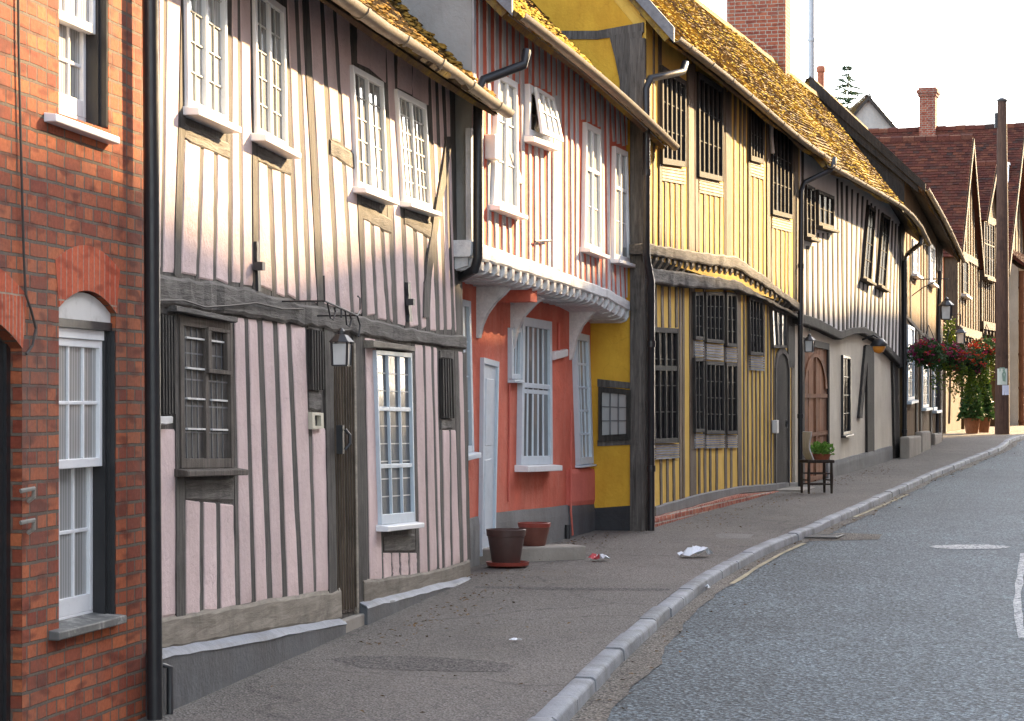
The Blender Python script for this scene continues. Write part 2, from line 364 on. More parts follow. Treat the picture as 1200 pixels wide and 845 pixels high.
# kerb stones: one strip of separate stones
mb = MB(); i = 0
rk = random.Random(5); KF = resample(smooth(KB), .1); KFN = normals(KF)
i = 0
while i < len(KF) - 12:
    n = rk.choice((7, 8, 9, 9, 10)); dz = rk.uniform(-.006, .006); do = rk.uniform(-.008, .008)
    if KF[i].y > 2:
        rings = []
        for j in range(i, i + n + 1):
            p, q = KF[j], KFN[j]; g = .006 if j in (i, i + n) else 0
            if j == i: p = p.lerp(KF[j + 1], .06)
            if j == i + n: p = p.lerp(KF[j - 1], .06)
            prof = [(-.0, .004 - g), (.008, .010 - g), (.10, .008 - g), (.116, -.001 - g), (.124, -.016), (.132, -UP - .05), (0, -UP - .05)]
            rings.append([p + q * (o + do) + Vector((0, 0, z + dz)) for o, z in prof])
        mb.loft(rings)
    i += n
mb.top('kerb', M['kerb'], kind='structure', smooth=50)
def mark(name, mat, pts, w, zoff, kind='structure', jit=.012):
    mb = MB(); pts = resample(smooth(pts), .12); nn = normals(pts); rr = random.Random(11); vs = []
    for p, n in zip(pts, nn):
        for sgn in (-1, 1):
            q = p + n * (sgn * w / 2 + jit * noise.noise(Vector((p.x * 2 + sgn * 7, p.y * 1.1, 1)))); vs.append((q.x, q.y, q.z + zoff))
    mb.add(vs, [[2 * k, 2 * k + 1, 2 * k + 3, 2 * k + 2] for k in range(len(pts) - 1)]); return mb.top(name, mat, kind=kind)
def road_at(x, y):
    d = 20.0
    for _ in range(60): d = lerp(d, F * (EYE - G(d) + UP - .01) / (y - HY), .4)
    return Vector(((x - CX) / F * d, d, G(d) - UP + .01))
mark('yellow_line', M['yellow_line'], [road_at(858, 684), road_at(884, 667), road_at(912, 650), road_at(944, 636)], .05, .0005)
mark('yellow_line', M['yellow_line'], [road_at(1001, 606), road_at(1030, 594), road_at(1064, 579)], .05, .0005)
# ---------------------------------------------------------------- facade tools
def line(pts):
    return lambda x: (pl(pts, x) if pts[0][0] <= x <= pts[-1][0] else (pts[0][1] + (x - pts[0][0]) * (pts[1][1] - pts[0][1]) / (pts[1][0] - pts[0][0]) if x < pts[0][0] else pts[-1][1] + (x - pts[-1][0]) * (pts[-1][1] - pts[-2][1]) / (pts[-1][0] - pts[-2][0])))
def panel(mb, P, xt0, xt1, xb0, xb1, yt, yb, off=.002, th=.006, rnd=RND, jx=.3, jy=2.6):
    xt0 -= .5; xb0 -= .5; xt1 += .5; xb1 += .5
    """plaster panel with soft uneven edges, pushed proud of the timber; corners given in photo pixels"""
    n = 9; rows = []
    tl = (xt0, yt(xt0)); tr = (xt1, yt(xt1)); bl = (xb0, yb(xb0) + rnd.uniform(-jy, jy)); br = (xb1, yb(xb1) + rnd.uniform(-jy, jy))
    for i in range(n + 1):
        t = i / n; a = (lerp(tl[0], bl[0], t) + rnd.uniform(-jx, jx), lerp(tl[1], bl[1], t)); b = (lerp(tr[0], br[0], t) + rnd.uniform(-jx, jx), lerp(tr[1], br[1], t))
        A = P.P(*a, off); B = P.P(*b, off); e = .02 if 0 < i < n else .0
        f = min(.3, .008 / max(.02, (B - A).length)); h = th * (.75 + .5 * rnd.random()) if 0 < i < n else th * .15
        if i == 0 or i == n: h = th * .2
        row = [A, A.lerp(B, f) - Vector((0, h, 0)), A.lerp(B, .5) - Vector((0, h * rnd.uniform(.85, 1.25), 0)), A.lerp(B, 1 - f) - Vector((0, h, 0)), B]
        rows.append(row)
    # pull the last rows in so that top and bottom edges roll over
    r0 = [p.copy() for p in rows[0]]; r1 = [p.copy() for p in rows[-1]]
    ins0 = [p.lerp(q, .12) - Vector((0, th * .8, 0)) * (0 if k in (0, 4) else 1) for k, (p, q) in enumerate(zip(rows[0], rows[1]))]
    ins1 = [p.lerp(q, .12) - Vector((0, th * .8, 0)) * (0 if k in (0, 4) else 1) for k, (p, q) in enumerate(zip(rows[-1], rows[-2]))]
    rows = [r0, ins0] + rows[1:-1] + [ins1, r1]
    mb.loft(rows, close=False)
def stud(mb, P, a, b, wa, wb=None, off=.012, dep=.06, n=7, jx=.5, rnd=RND, bend=0.0, up=0):
    """upright timber from pixel a (top) to b (bottom), widths in pixels"""
    wb = wb or wa; L = []; R = []
    for i in range(n + 1):
        t = i / n; x = lerp(a[0], b[0], t) + rnd.uniform(-jx, jx) * .6 + bend * math.sin(math.pi * t); y = lerp(a[1], b[1], t); w_ = lerp(wa, wb, t) / 2
        L.append(P.P(x - w_ + rnd.uniform(-jx, jx) * .5, y, off)); R.append(P.P(x + w_ + rnd.uniform(-jx, jx) * .5, y, off))
    rings = [[l, r, r + Vector((0, dep, 0)), l + Vector((0, dep, 0))] for l, r in zip(L, R)]
    mb.loft(rings)
def beam(mb, P, top, bot, off, dep, n=12, jy=0.0, joff=0.0, rnd=RND):
    """lengthwise timber, sill, plinth ... between two pixel polylines (top edge and bottom edge of its face)"""
    ft, fb = line(top), line(bot); x0, x1 = top[0][0], top[-1][0]; z0, z1 = bot[0][0], bot[-1][0]; rings = []
    for i in range(n + 1):
        t = i / n; xa = lerp(x0, x1, t); xb = lerp(z0, z1, t); o = off + rnd.uniform(-joff, joff)
        a = P.P(xa, ft(xa) + rnd.uniform(-jy, jy), o); b = P.P(xb, fb(xb) + rnd.uniform(-jy, jy), o + rnd.uniform(-joff, joff)); b.x = a.x if abs(b.x - a.x) < .03 else b.x
        m1 = a.lerp(b, .12); m2 = a.lerp(b, .88); e = min(.012, dep * .2); a2 = a + Vector((0, e, 0)); b2 = b + Vector((0, e, 0))
        rings.append([a2, m1, m2, b2, b + Vector((0, dep, 0)), a + Vector((0, dep, 0))])
    mb.loft(rings)
def qbil(P, quad, off):
    c = [P.P(x, y, off) for x, y in quad]          # tl tr br bl
    return (lambda s, t: c[0].lerp(c[1], s).lerp(c[3].lerp(c[2], s), t)), ((c[1] - c[0]).length + (c[2] - c[3]).length) / 2, ((c[3] - c[0]).length + (c[2] - c[1]).length) / 2
def brect(mb, B, s0, s1, t0, t1, front, thick):
    o = Vector((0, front, 0)); mb.slab([B(s0, t0) + o, B(s1, t0) + o, B(s1, t1) + o, B(s0, t1) + o], thick)
def window(P, quad, lights=1, cols=2, rows=4, fw=.045, mw=None, bw=.014, off=.03, dep=.07, fmat='white', pmat='pane', bmat=None, heavy=(), sill=None, smat=None, name='window', hb=.04, bottom=None, parent=None, pset=.03):
    off = off + .025
    mw = fw if mw is None else mw; B, W_, H_ = qbil(P, quad, off); par = parent or P.root
    fr = MB(); fs, ft = fw / W_, fw / H_; fbt = (bottom or fw) / H_
    brect(fr, B, 0, fs, 0, 1, 0, dep); brect(fr, B, 1 - fs, 1, 0, 1, 0, dep)
    brect(fr, B, fs, 1 - fs, 0, ft, .002, dep - .002); brect(fr, B, fs, 1 - fs, 1 - fbt, 1, .002, dep - .002)
    ms = mw / W_; lw = (1 - 2 * fs - (lights - 1) * ms) / lights; pn = MB(); bars = fr if bmat is None else MB()
    for i in range(lights):
        s0 = fs + i * (lw + ms); s1 = s0 + lw
        if i < lights - 1: brect(fr, B, s1, s1 + ms, ft, 1 - fbt, .006, dep - .006)
        rr = [Vector((0, pset + RND.uniform(-.004, .004), 0)) for _ in range(4)]
        tt = [0] + list(heavy) + [1]
        pn.face(B(s0, ft) + rr[0], B(s1, ft) + rr[1], B(s1, 1 - fbt) + rr[2], B(s0, 1 - fbt) + rr[3])
        for c in range(1, cols):
            s = lerp(s0, s1, c / cols); brect(bars, B, s - bw / 2 / W_, s + bw / 2 / W_, ft, 1 - fbt, .02, pset - .014)
        for r in range(1, rows):
            t = lerp(ft, 1 - fbt, r / rows); brect(bars, B, s0, s1, t - bw / 2 / H_, t + bw / 2 / H_, .0215, pset - .0155)
    for t in heavy: brect(fr, B, fs, 1 - fs, t - hb / 2 / H_, t + hb / 2 / H_, .008, dep - .012)
    o = fr.obj(name, M[fmat], par, bevel=.003)
    pn.obj('pane', M[pmat], o)
    if bmat: bars.obj('glazing_bars', M[bmat], o)
    if sill:
        proj, th, ext = sill; sm = MB(); a = B(0, 1); b = B(1, 1); d = (b - a).normalized(); a = a - d * ext; b = b + d * ext
        y0 = -(off + proj)
        for k in (0,):
            ring = lambda c: [Vector((c.x, y0 + P.k * c.z, c.z - .012)), Vector((c.x, c.y + dep, c.z + .004)), Vector((c.x, c.y + dep, c.z - th)), Vector((c.x, y0 + P.k * c.z, c.z - th))]
            sm.loft([ring(a), ring(b)])
        sm.obj('sill', M[smat or fmat], o, bevel=.005)
    return o
def body(P, u0, u1, zf, depth, zr, mat, name='wall', zb=None, off=0.0, yr=None, kk=True):
    """closed house body: front, back, ends and gables"""
    yr = yr or depth / 2; zb = zb or zf; k = P.k if kk else 0; rings = []
    for u, a, b in ((u0, zf[0], zr[0]), (u1, zf[1], zr[1])):
        rings.append([Vector((u, -off + k * -.6, -.6)), Vector((u, -off + k * a, a)), Vector((u, yr, b)), Vector((u, depth, a)), Vector((u, depth, -.6))])
    mb = MB(); mb.loft(rings); return mb.obj(name, M[mat], P.root)
def roof(P, ue, ze, ur, zr, ye, yr, mat, tw=.165, th=.105, name='roof', slab=.09, seed=1, wav=.02, back=True, lip=.026, jit=.016, zb=None):
    """tiled roof: eaves from ue[0] to ue[1] at height ze(t), ridge from ur[0] to ur[1] at height zr(t)"""
    rnd = random.Random(seed); mb = MB()
    E = lambda t: Vector((lerp(*ue, t), ye(t) if callable(ye) else ye, ze(t))); R = lambda t: Vector((lerp(*ur, t), yr, zr(t)))
    L = abs(ue[1] - ue[0]); H = (R(.5) - E(.5)).length; nr = int(H / th); nc = int(L / tw)
    nrm = (R(.5) - E(.5)).cross(Vector((1, 0, 0))); nrm.normalize()
    if nrm.z < 0: nrm = -nrm
    def S(t, v):
        p = E(t).lerp(R(t), v); return p + nrm * (wav * noise.noise(Vector((p.x * .55 + seed, v * 2.2, seed))))
    # body of the roof under the tiles
    N = 24; A = [S(i / N, 0) for i in range(N + 1)]; Bq = [S(i / N, 1) for i in range(N + 1)]
    rings = [[a - nrm * .012, b - nrm * .012, b - nrm * slab, a - nrm * slab] for a, b in zip(A, Bq)]
    mb.loft(rings)
    if back:
        yb = 2 * yr - (ye(.5) if callable(ye) else ye)
        rings = [[b, Vector((a.x, yb, a.z)), Vector((a.x, yb, a.z - .1)), b - Vector((0, 0, .12))] for a, b in zip(A, Bq)]
        mb.loft(rings)
    for r in range(nr + 1):
        v0 = r / nr - .02; v1 = min(1, v0 + 1.25 / nr); off = (r % 2) * .5
        for c in range(nc + 1):
            if rnd.random() < .006: continue
            t0 = max(0, (c - off + rnd.uniform(-.03, .03)) / nc); t1 = min(1, (c + 1 - off) / nc - .025 * rnd.random() / nc * 3)
            if t1 - t0 < .2 / nc: continue
            h0 = lip + rnd.uniform(0, jit); h1 = rnd.uniform(0, .004); dv = rnd.uniform(-.1, .1) / nr
            a, b = S(t0, v0 + dv), S(t1, v0 + dv); d, e = S(t0, v1), S(t1, v1); tw_ = rnd.uniform(-.006, .006)
            mb.add([a + nrm * (h0 + tw_), b + nrm * (h0 - tw_), e + nrm * h1, d + nrm * h1, a - nrm * .004, b - nrm * .004], [[0, 1, 2, 3], [4, 5, 1, 0], [4, 0, 3], [5, 2, 1]])
    # ridge tiles
    nrg = max(2, int((ur[1] - ur[0]) / .33))
    for c in range(nrg):
        a, b = R((c + .02) / nrg), R((c + .98) / nrg); h = .035 + rnd.uniform(0, .02); g = lambda p: [p + Vector((0, -.13, -.11)), p + Vector((0, -.09, -.02 + h * .5)), p + Vector((0, 0, h)), p + Vector((0, .09, -.02 + h * .5)), p + Vector((0, .13, -.11))]
        mb.loft([g(a), g(b)], close=False)
    o = mb.obj(name, M[mat], P.root)
    o['S'] = 0
    return o, S, nrm
def gutter(P, pts, r, mat, rnd=RND, name='gutter', brackets=.9, bmat=None, par=None):
    """half-round gutter through local points (its lip line)"""
    mb = MB(); n = 9; ring = lambda p, q: [p + Vector((0, math.cos(math.pi * k / (n - 1)) * q, -math.sin(math.pi * k / (n - 1)) * q)) for k in range(n)]
    outer = [ring(p, r) for p in pts]; inner = [ring(p, r - .008)[::-1] for p in pts]
    mb.loft([a + b for a, b in zip(outer, inner)])
    for i in range(len(pts) - 1):                 # collars at the joints
        a, b = pts[i], pts[i + 1]; L = (b - a).length; k = int(L / brackets)
        for j in range(k):
            c = a.lerp(b, (j + .5) / max(1, k)); d = (b - a).normalized() * .03
            mb.loft([ring(c - d, r + .008) + ring(c - d, r - .002)[::-1], ring(c + d, r + .008) + ring(c + d, r - .002)[::-1]])
    return mb.obj(name, M[mat], par or P.root, smooth=40)
def pipe(P, pts, r, mat='black', name='downpipe', collars=1.1):
    mb = MB(); mb.tube(pts, r, 10)
    for a, b in zip(pts, pts[1:]):
        a, b = Vector(a), Vector(b); L = (b - a).length; k = int(L / collars)
        for j in range(1, k + 1):
            c = a.lerp(b, (j - .5) / max(1, k)); d = (b - a).normalized() * .035; mb.tube([c - d, c + d], r * 1.25, 10)
    return mb.obj(name, M[mat], P.root, smooth=40)
def clumps(P, S, nrm, mat, n, t0, t1, v0, v1, rmin, rmax, seed, name='moss', power=1.0):
    rnd = random.Random(seed); mb = MB()
    for _ in range(n):
        t = rnd.uniform(t0, t1); v = v0 + (v1 - v0) * rnd.random() ** power
        mb.blob(S(t, v) + nrm * .012, rnd.uniform(rmin, rmax), rnd, .55)
    o = mb.obj(name, M[mat], None, smooth=80); o['kind'] = 'stuff'; return o

LA = lambda x: .243 * (1091 - x)
M['moss_gold'] = m_flat('golden_moss', (.38, .25, .03), .95, .1, var=.5, scale=30, bump=.4)
M['moss_brown'] = m_flat('brown_moss', (.22, .12, .022), .95, .1, var=.5, scale=30, bump=.4)
M['tile_brown'] = m_tile('brown_mossy_tiles', [(.05, .032, .022), (.11, .07, .045), (.07, .05, .035)], ((.17, .11, .02), (.28, .19, .03)), .5, .66)
M['tile_gold'] = m_tile('golden_mossy_tiles', [(.10, .07, .04), (.20, .13, .065), (.15, .10, .05), (.075, .055, .04), (.26, .18, .09)], ((.33, .225, .032), (.54, .38, .055)), .48, .66, mscale=.8)
M['tile_red'] = m_tile('red_clay_tiles', [(.05, .02, .016), (.10, .030, .020), (.075, .025, .018), (.13, .045, .026), (.045, .026, .022)], ((.08, .06, .05), (.12, .09, .06)), .62, .75)
M['gutter_cream'] = m_paint('weathered_cream_gutter', (.20, .17, .13), .5, .6)
M['render_grey'] = m_plaster('grey_render', (.30, .295, .28), amt=.4, bump=.5)
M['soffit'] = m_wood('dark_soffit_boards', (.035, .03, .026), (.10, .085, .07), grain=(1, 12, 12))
M['cable'] = m_flat('grey_cable', (.06, .05, .045), .7)

# ================================================================ the brick house
BR = Plan(-420, LA(-420), 176, LA(176))
BR.thing('brick_house', 'red brick house with white sash windows and arched doorway at the left edge', 'house')
U = lambda x, y=474, off=0: BR.P(x, y, off).x
def loopPx(pts): return [BR.P(x, y) for x, y in pts]
def arc(u0, u1, z, rise, n=10):
    return [Vector((lerp(u0, u1, i / n), 0, z + rise * (1 - (2 * i / n - 1) ** 2))) for i in range(n + 1)]
u1 = BR.L; zt = 6.2
w0, w1 = U(69), U(136)
zb = BR.P(100, 735).z; zt1 = BR.P(103, 372).z; 
v0, v1 = U(69), U(127); vz = BR.P(100, 143).z
dA, dB = U(-95), U(26); dz = BR.P(20, 408).z
zt1 = BR.P(72, 360).z; zh = BR.P(72, 375).z
holes = [[Vector((w0, 0, zb)), Vector((w1, 0, zb))] + [Vector((p.x, 0, p.z)) for p in arc(w1, w0, zt1, .095)],
         [Vector((v0, 0, vz)), Vector((v1, 0, vz)), Vector((v1, 0, vz + 1.45)), Vector((v0, 0, vz + 1.45))],
         [Vector((dA, 0, -.4)), Vector((dB, 0, -.4))] + [Vector((p.x, 0, p.z)) for p in arc(dB, dA, dz, .14)]]
outer = [Vector((0, 0, -.5)), Vector((u1, 0, -.5)), Vector((u1, 0, zt)), Vector((0, 0, zt))]
mb = MB(); allp = outer + [p for h in holes for p in h]
mb.add(allp, [list(t) for t in tessellate_polygon([[(p.x, p.z, 0) for p in outer]] + [[(p.x, p.z, 0) for p in h] for h in holes])])
for h in holes[:1] + holes[1:]:
    n = len(h); mb.add(h + [p + Vector((0, .17, 0)) for p in h], [[i, (i + 1) % n, (i + 1) % n + n, i + n] for i in range(n)])
mb.face(Vector((u1, 0, -.5)), Vector((u1, 6, -.5)), Vector((u1, 6, zt)), Vector((u1, 3, zt + 2.6)), Vector((u1, 0, zt)))
mb.face(Vector((0, 0, -.5)), Vector((0, 6, -.5)), Vector((0, 6, zt)), Vector((0, 3, zt + 2.6)), Vector((0, 0, zt)))
mb.face(Vector((0, 6, -.5)), Vector((u1, 6, -.5)), Vector((u1, 6, zt)), Vector((0, 6, zt)))
mb.obj('wall', M['brick'], BR.root)
roof(BR, (-.1, u1 + .02), lambda t: zt - .05, (-.1, u1 + .02), lambda t: zt + 2.65, -.3, 3.0, 'tile_red', seed=3)
# sash windows
def sash(P, u0, u1, z0, z1, zm, rows, cols, r0=.05, r1=.10, net='pane_net', zarch=None):
    fr = MB(); fr.box((u0, r0 - .012, z0), (u0 + .035, r1 + .06, z1)); stl = MB(); stl.box((u1 - .0345, r0 - .012, z0), (u1, r1 + .06, z1)); fr.box((u0 + .035, r0 - .01, z1 - .05), (u1 - .035, r1 + .06, z1))
    fr.box((u0 + .035, r1, z0), (u1 - .035, r1 + .06, z0 + .03))
    o = fr.obj('sash_window', M['white'], P.root, bevel=.003); stl.obj('pulley_stile', M['black'], o)
    a0, a1 = u0 + .036, u1 - .036
    for nm, y, za, zb_, bt in (('upper_sash', r0, zm, z1 - .051, .045), ('lower_sash', r1, z0 + .031, zm + .045, .085)):
        s = MB(); st = .038
        s.box((a0, y, za), (a0 + st, y + .04, zb_)); s.box((a1 - st, y, za), (a1, y + .04, zb_)); s.box((a0 + st, y + .001, zb_ - st), (a1 - st, y + .039, zb_)); s.box((a0 + st, y + .001, za), (a1 - st, y + .039, za + bt))
        for c in range(1, cols): u = lerp(a0 + st, a1 - st, c / cols); s.box((u - .009, y + .008, za + bt), (u + .009, y + .03, zb_ - st))
        for r in range(1, rows): z = lerp(za + bt, zb_ - st, r / rows); s.box((a0 + st, y + .0095, z - .009), (a1 - st, y + .0285, z + .009))
        so_ = s.obj(nm, M['white'], o, bevel=.003)
        p = MB(); p.face((a0, y + .02, za), (a1, y + .021, za), (a1, y + .02, zb_), (a0, y + .019, zb_)); p.obj('pane', M[net], o)
    return o
uL = BR.P(123, 548, -.05).x; uV = BR.P(104, 80, -.10).x; sash(BR, w0 + .004, uL, zb + .02, zh - .03, BR.P(97, 548, -.05).z, 2, 3)
s = MB(); s.slab([Vector((w0 + .003, 0, zh + .012)), Vector((w1 - .003, 0, zh + .012))] + [p + Vector((0, 0, -.004)) for p in arc(w1 - .003, w0 + .003, zt1, .091)], .06)
for p in s.v: p.y += .028
s.obj('window_tympanum', M['white_old'], BR.root); s = MB(); s.box((w0 + .003, .02, zh - .03), (w1 - .003, .1, zh + .011)); s.obj('window_head', M['black'], BR.root)
for (a, b, za, zc) in ((w1, uL, zb + .012, zh - .03), (v1, uV, vz + .012, vz + 1.44)):   # black painted reveal boards
    s = MB(); s.box((b + .002, .022, za), (a - .016, .165, zc)); s.box((a - .015, .003, za), (a - .002, .165, zc)); s.obj('reveal_board', M['black'], BR.root)
sash(BR, v0 + .004, uV, vz + .02, vz + 1.44, vz + .47, 2, 3)
def slabsill(P, pa, pb, thpx, off, dep, mat, name='window_sill'):
    s = MB(); a, b = P.P(*pa, off), P.P(*pb, off); th = thpx / LA(pa[0])
    ring = lambda c: [c + Vector((0, 0, -.012)), c + Vector((0, dep, .012)), c + Vector((0, dep, -th)), c + Vector((0, 0, -th))]
    s.loft([ring(a), ring(b)]); return s.obj(name, M[mat], P.root, bevel=.006)
M['sill_dark'] = m_paint('flaking_grey_sill', (.10, .10, .095), .6, 1.0, dirt=(4.5, 4.4, 4.2))
slabsill(BR, (69, 738), (149, 718), 13, .05, .2, 'sill_dark')
slabsill(BR, (66, 130), (141, 158), 12, .06, .2, 'white')
# brick arches over window and door
s = MB()
for k, (a, b, z, rise, h) in enumerate(((w0, w1, zt1, .095, .22), (dA, dB, dz, .14, .24))):
    lo = arc(a, b, z, rise, 14); hi = [Vector((lerp(a - .05, b + .05, i / 14), 0, p.z + h)) for i, p in enumerate(lo)]
    s.loft([[p + Vector((0, -.003, 0)), q + Vector((0, -.003, 0)), q + Vector((0, .01, 0)), p + Vector((0, .01, 0))] for p, q in zip(lo, hi)])
s.obj('brick_arch', M['arch_brick'], BR.root)
s = MB(); s.box((dA, .07, -.4), (dB - .002, .2, dz + .13)); o = s.obj('door', M['black'], BR.root)
s = MB(); s.box((dB - .55, .062, .3), (dB - .12, .072, .9)); s.box((dB - .55, .062, 1.1), (dB - .12, .072, 1.75)); s.obj('door_panel', M['black'], o)
s = MB(); s.box((dB - .05, .055, -.4), (dB - .003, .16, dz + .02)); s.obj('door_frame', M['black'], BR.root)
s = MB(); s.tube([BR.P(x, y, .012) for x, y in ((21, -60), (22, 60), (24, 150), (26, 230), (28, 300), (30, 345), (37, 365), (42, 385), (38, 405), (31, 415))], .006, 6)
s.obj('cable', M['cable'], BR.root)
for z, q in ((575, 30), (612, 30)):
    s = MB(); a = BR.P(q, z, .004); s.tube([a + Vector((-.06, -.0, 0)), a + Vector((0, -.04, .01)), a + Vector((.02, -.03, -.03)), a + Vector((.03, 0, -.05))], .011, 6); s.obj('handrail_bracket', M['stone'], BR.root)
pp = [BR.P(175, -150, .08), BR.P(177.5, 200, .08), BR.P(179, 500, .08), BR.P(181.5, 870, .08)]
pipe(BR, pp, .042, collars=1.8)

# ================================================================ the pink timber-framed house
PK = Plan(182, LA(182), 546, LA(546), k=.012)
PK.thing('timber_framed_house', 'pink plastered timber framed house with close studding and white casements', 'house', 'timber framed houses along the street')
eave = 4.16
body(PK, .0, PK.L, (eave + .25, eave + .25), 5.2, (eave + 3.0, eave + 3.0), 'timber_grey')
bt = line([(185, 318), (235, 325), (262, 331), (300, 336), (348, 351), (377, 356), (400, 362), (428, 367), (470, 381), (505, 385), (550, 391)])   # top of the jetty beam
bb = line([(185, 361), (230, 366), (275, 372), (330, 378), (375, 387), (440, 398), (490, 404), (550, 414)])
ytop = lambda x: 474 - (4.4 - 1.6) * LA(x)
US = {0: ((190.8, 181), (189, 317), 4), 1: ((213, 151), (208.6, 317), 8), 2: ((236, 166), (231, 320), 5), 3: ((252, 178), (251, 323), 5), 4: ((269, 163), (269, 332), 6), 5: ((281, 151), (283, 332), 5), 6: ((299, 151), (300.6, 335), 7),
      7: ((315, 188), (321, 341), 6), 8: ((330, 197), (335, 346), 5), 9: ((341.5, 188), (348.6, 351), 6), 10: ((353, 151), (361.5, 354), 6), 11: ((365, 130), (376.5, 354), 8), 12: ((384, 141), (395.5, 358), 6), 13: ((402, 187), (412.6, 365), 5), 14: ((418.6, 155), (427.5, 365), 6),
      15: ((434.6, 251), (441, 372), 5), 16: ((446, 258), (455, 379), 5), 17: ((453, 141), (463, 383), 7), 18: ((466.6, 141), (477, 379), 6), 19: ((485, 262), (491.5, 383), 5), 20: ((497, 266), (501.5, 383), 6), 21: ((504, 141), (513, 386), 6), 22: ((513, 141), (521.6, 386), 5), 23: ((521, 141), (531, 386), 5), 24: ((530, 141), (537, 386), 7), -1: ((184, 151), (184, 317), 4)}
def edge(i, side, y):
    (xa, ya), (xb, yb), w_ = US[i]; return xa + (xb - xa) * (y - ya) / (yb - ya) + side * w_ / 2
pn = MB()
def upan(i, j, yt=None, yb=bt):
    yt = yt or ytop
    y0 = yt(US[i][0][0]); y1 = yb(US[i][1][0])
    panel(pn, PK, edge(i, 1, y0), edge(j, -1, y0), edge(i, 1, y1), edge(j, -1, y1), yt, yb)
for i, j in ((-1, 0), (0, 1), (4, 5), (5, 6), (9, 10), (10, 11), (11, 12), (17, 18), (21, 22), (22, 23), (23, 24)): upan(i, j)
blk = line([(387, 181), (417, 199)]); blk0 = line([(387, 162), (417, 181)])
for i, j in ((12, 13), (13, 14)): upan(i, j, blk); upan(i, j, ytop, blk0)
for (i, j, q) in ((14, 15, [(419, 76), (436, 84)]), (15, 17, [(434, 84), (453, 97)]), (18, 19, [(466, 104), (484, 112)]), (19, 21, [(484, 112), (503, 122)])): panel(pn, PK, q[0][0], q[1][0] - 2, q[0][0], q[1][0] - 2, ytop, line(q))
k1 = line([(217, 163), (270, 186)]); k2 = line([(301, 188), (341, 206)]); k3 = line([(421, 254), (464, 277)]); k4 = line([(474, 262), (512, 283)])
for (i, j, k) in ((1, 2, k1), (2, 3, k1), (3, 4, k1), (6, 7, k2), (7, 8, k2), (8, 9, k2), (14, 15, k3), (15, 16, k3), (16, 17, k3), (18, 19, k4), (19, 20, k4), (20, 21, k4)): upan(i, j, k)
# ground floor panels
pb = line([(186, 727), (212, 722), (256, 714), (300, 706), (352, 700), (392, 694), (433, 679), (490, 674), (550, 658)])
def gp(a, b, c, d, yt, yb=pb): panel(pn, PK, a, b, c, d, yt if callable(yt) else (lambda x, q=yt: q), yb if callable(yb) else (lambda x, q=yb: q))
gp(187, 204, 187, 206, 503)
cs = line([(218, 586), (276, 592)])
gp(218, 233, 218, 233, cs); gp(239, 252, 239, 253, cs); gp(258, 272, 259, 275, cs)
gp(275, 285, 282, 294, bb); gp(291, 300, 300, 312, bb); gp(308, 318.5, 320, 330, bb); gp(325.5, 334, 337, 349, bb); gp(341, 356.5, 356, 366.5, bb)
gp(366, 380, 371, 388, 502)
gp(428, 439, 433.5, 447, bb)
for a, b in ((449, 457), (460, 466.5), (469.5, 477), (480, 487)): gp(a, b, a + .8, b + .8, 648)
gp(486.5, 494.5, 492.5, 500, bb); gp(498.5, 504, 504, 511, bb); gp(508, 511, 515, 517, bb)
gp(519, 525.5, 521.5, 527, 504); gp(528.5, 533, 531, 538, 504); gp(537.5, 541, 543.5, 546.5, bb)
pn.obj('plaster_panels', M['pink'], PK.root, smooth=22)
st = MB()
for i, (a, b, w_) in US.items():
    under = {2: k1, 3: k1, 7: k2, 8: k2, 15: k3, 16: k3, 19: k4, 20: k4, 13: blk}
    y0 = under[i](a[0]) if i in under else ytop(a[0])
    stud(st, PK, (edge(i, 0, y0), y0), (edge(i, 0, b[1] + 6), b[1] + 6), w_ * .9, off=.003 if i not in (1, 6, 11, 14) else .014, dep=.05)
for pts in ([(211, 362), (212.6, 724), 11], [(236, 586), (236, 722), 6], [(255.5, 589), (256, 717), 6], [(276.5, 372), (279, 712), 6], [(288, 371), (297, 709), 6], [(304, 371), (316, 706), 8], [(322, 374), (333.5, 703), 7], [(337.5, 377), (352.6, 700), 7], [(359, 371), (369, 698), 5], [(385, 378), (391.5, 722), 10],
            [(420, 392), (425, 716), 12], [(441, 398), (448.5, 678), 4], [(484.5, 403), (490.5, 672), 5], [(496.5, 403), (502, 668), 4], [(506, 403), (513, 666), 4], [(514, 406), (519, 663), 5], [(527, 503), (529, 659), 4], [(535, 412), (541, 657), 5], [(543.5, 413), (549, 656), 6]):
    stud(st, PK, pts[0], pts[1], pts[2] * .95, off=.016 if pts[2] > 9 else .003, dep=.05)
brc = [(527, 160), (522, 200), (513, 251), (506, 295), (502, 330), (500.5, 372)]
for a, b in zip(brc, brc[1:]): stud(st, PK, a, b, 7, 6.5, off=.024, dep=.04, n=2, jx=.2)
st.obj('timber_frame', M['timber_grey'], PK.root)
bm_ = MB()
beam(bm_, PK, [(x, bt(x) + 3) for x in (184, 235, 300, 350, 400, 470, 547)], [(x, bb(x) - 2) for x in (184, 235, 300, 350, 400, 470, 547)], .03, .1, 46, 2.4, .010)
for q in (k1, k2, k3, k4, blk):
    x0, x1 = {k1: (217, 269), k2: (302, 341), k3: (422, 459), k4: (474, 508), blk: (388, 416)}[q]
    beam(bm_, PK, [(x0, q(x0) - 19), (x1, q(x1) - 19)], [(x0, q(x0) + 1), (x1, q(x1) + 1)], .014, .05, 8, 1.2, .004)
for x0, y0, x1, y1, h in ((218, 560, 274, 560, 28), (450, 627, 487, 626, 21), (362, 458, 377, 461, 22), (517, 491, 531, 491, 12), (516, 410, 530, 411, 10), (361, 372, 378, 376, 14), (186, 360, 204, 362, 8)):
    beam(bm_, PK, [(x0, y0), (x1, y1)], [(x0, y0 + h), (x1, y1 + h)], .012, .05, 6, .8, .004)
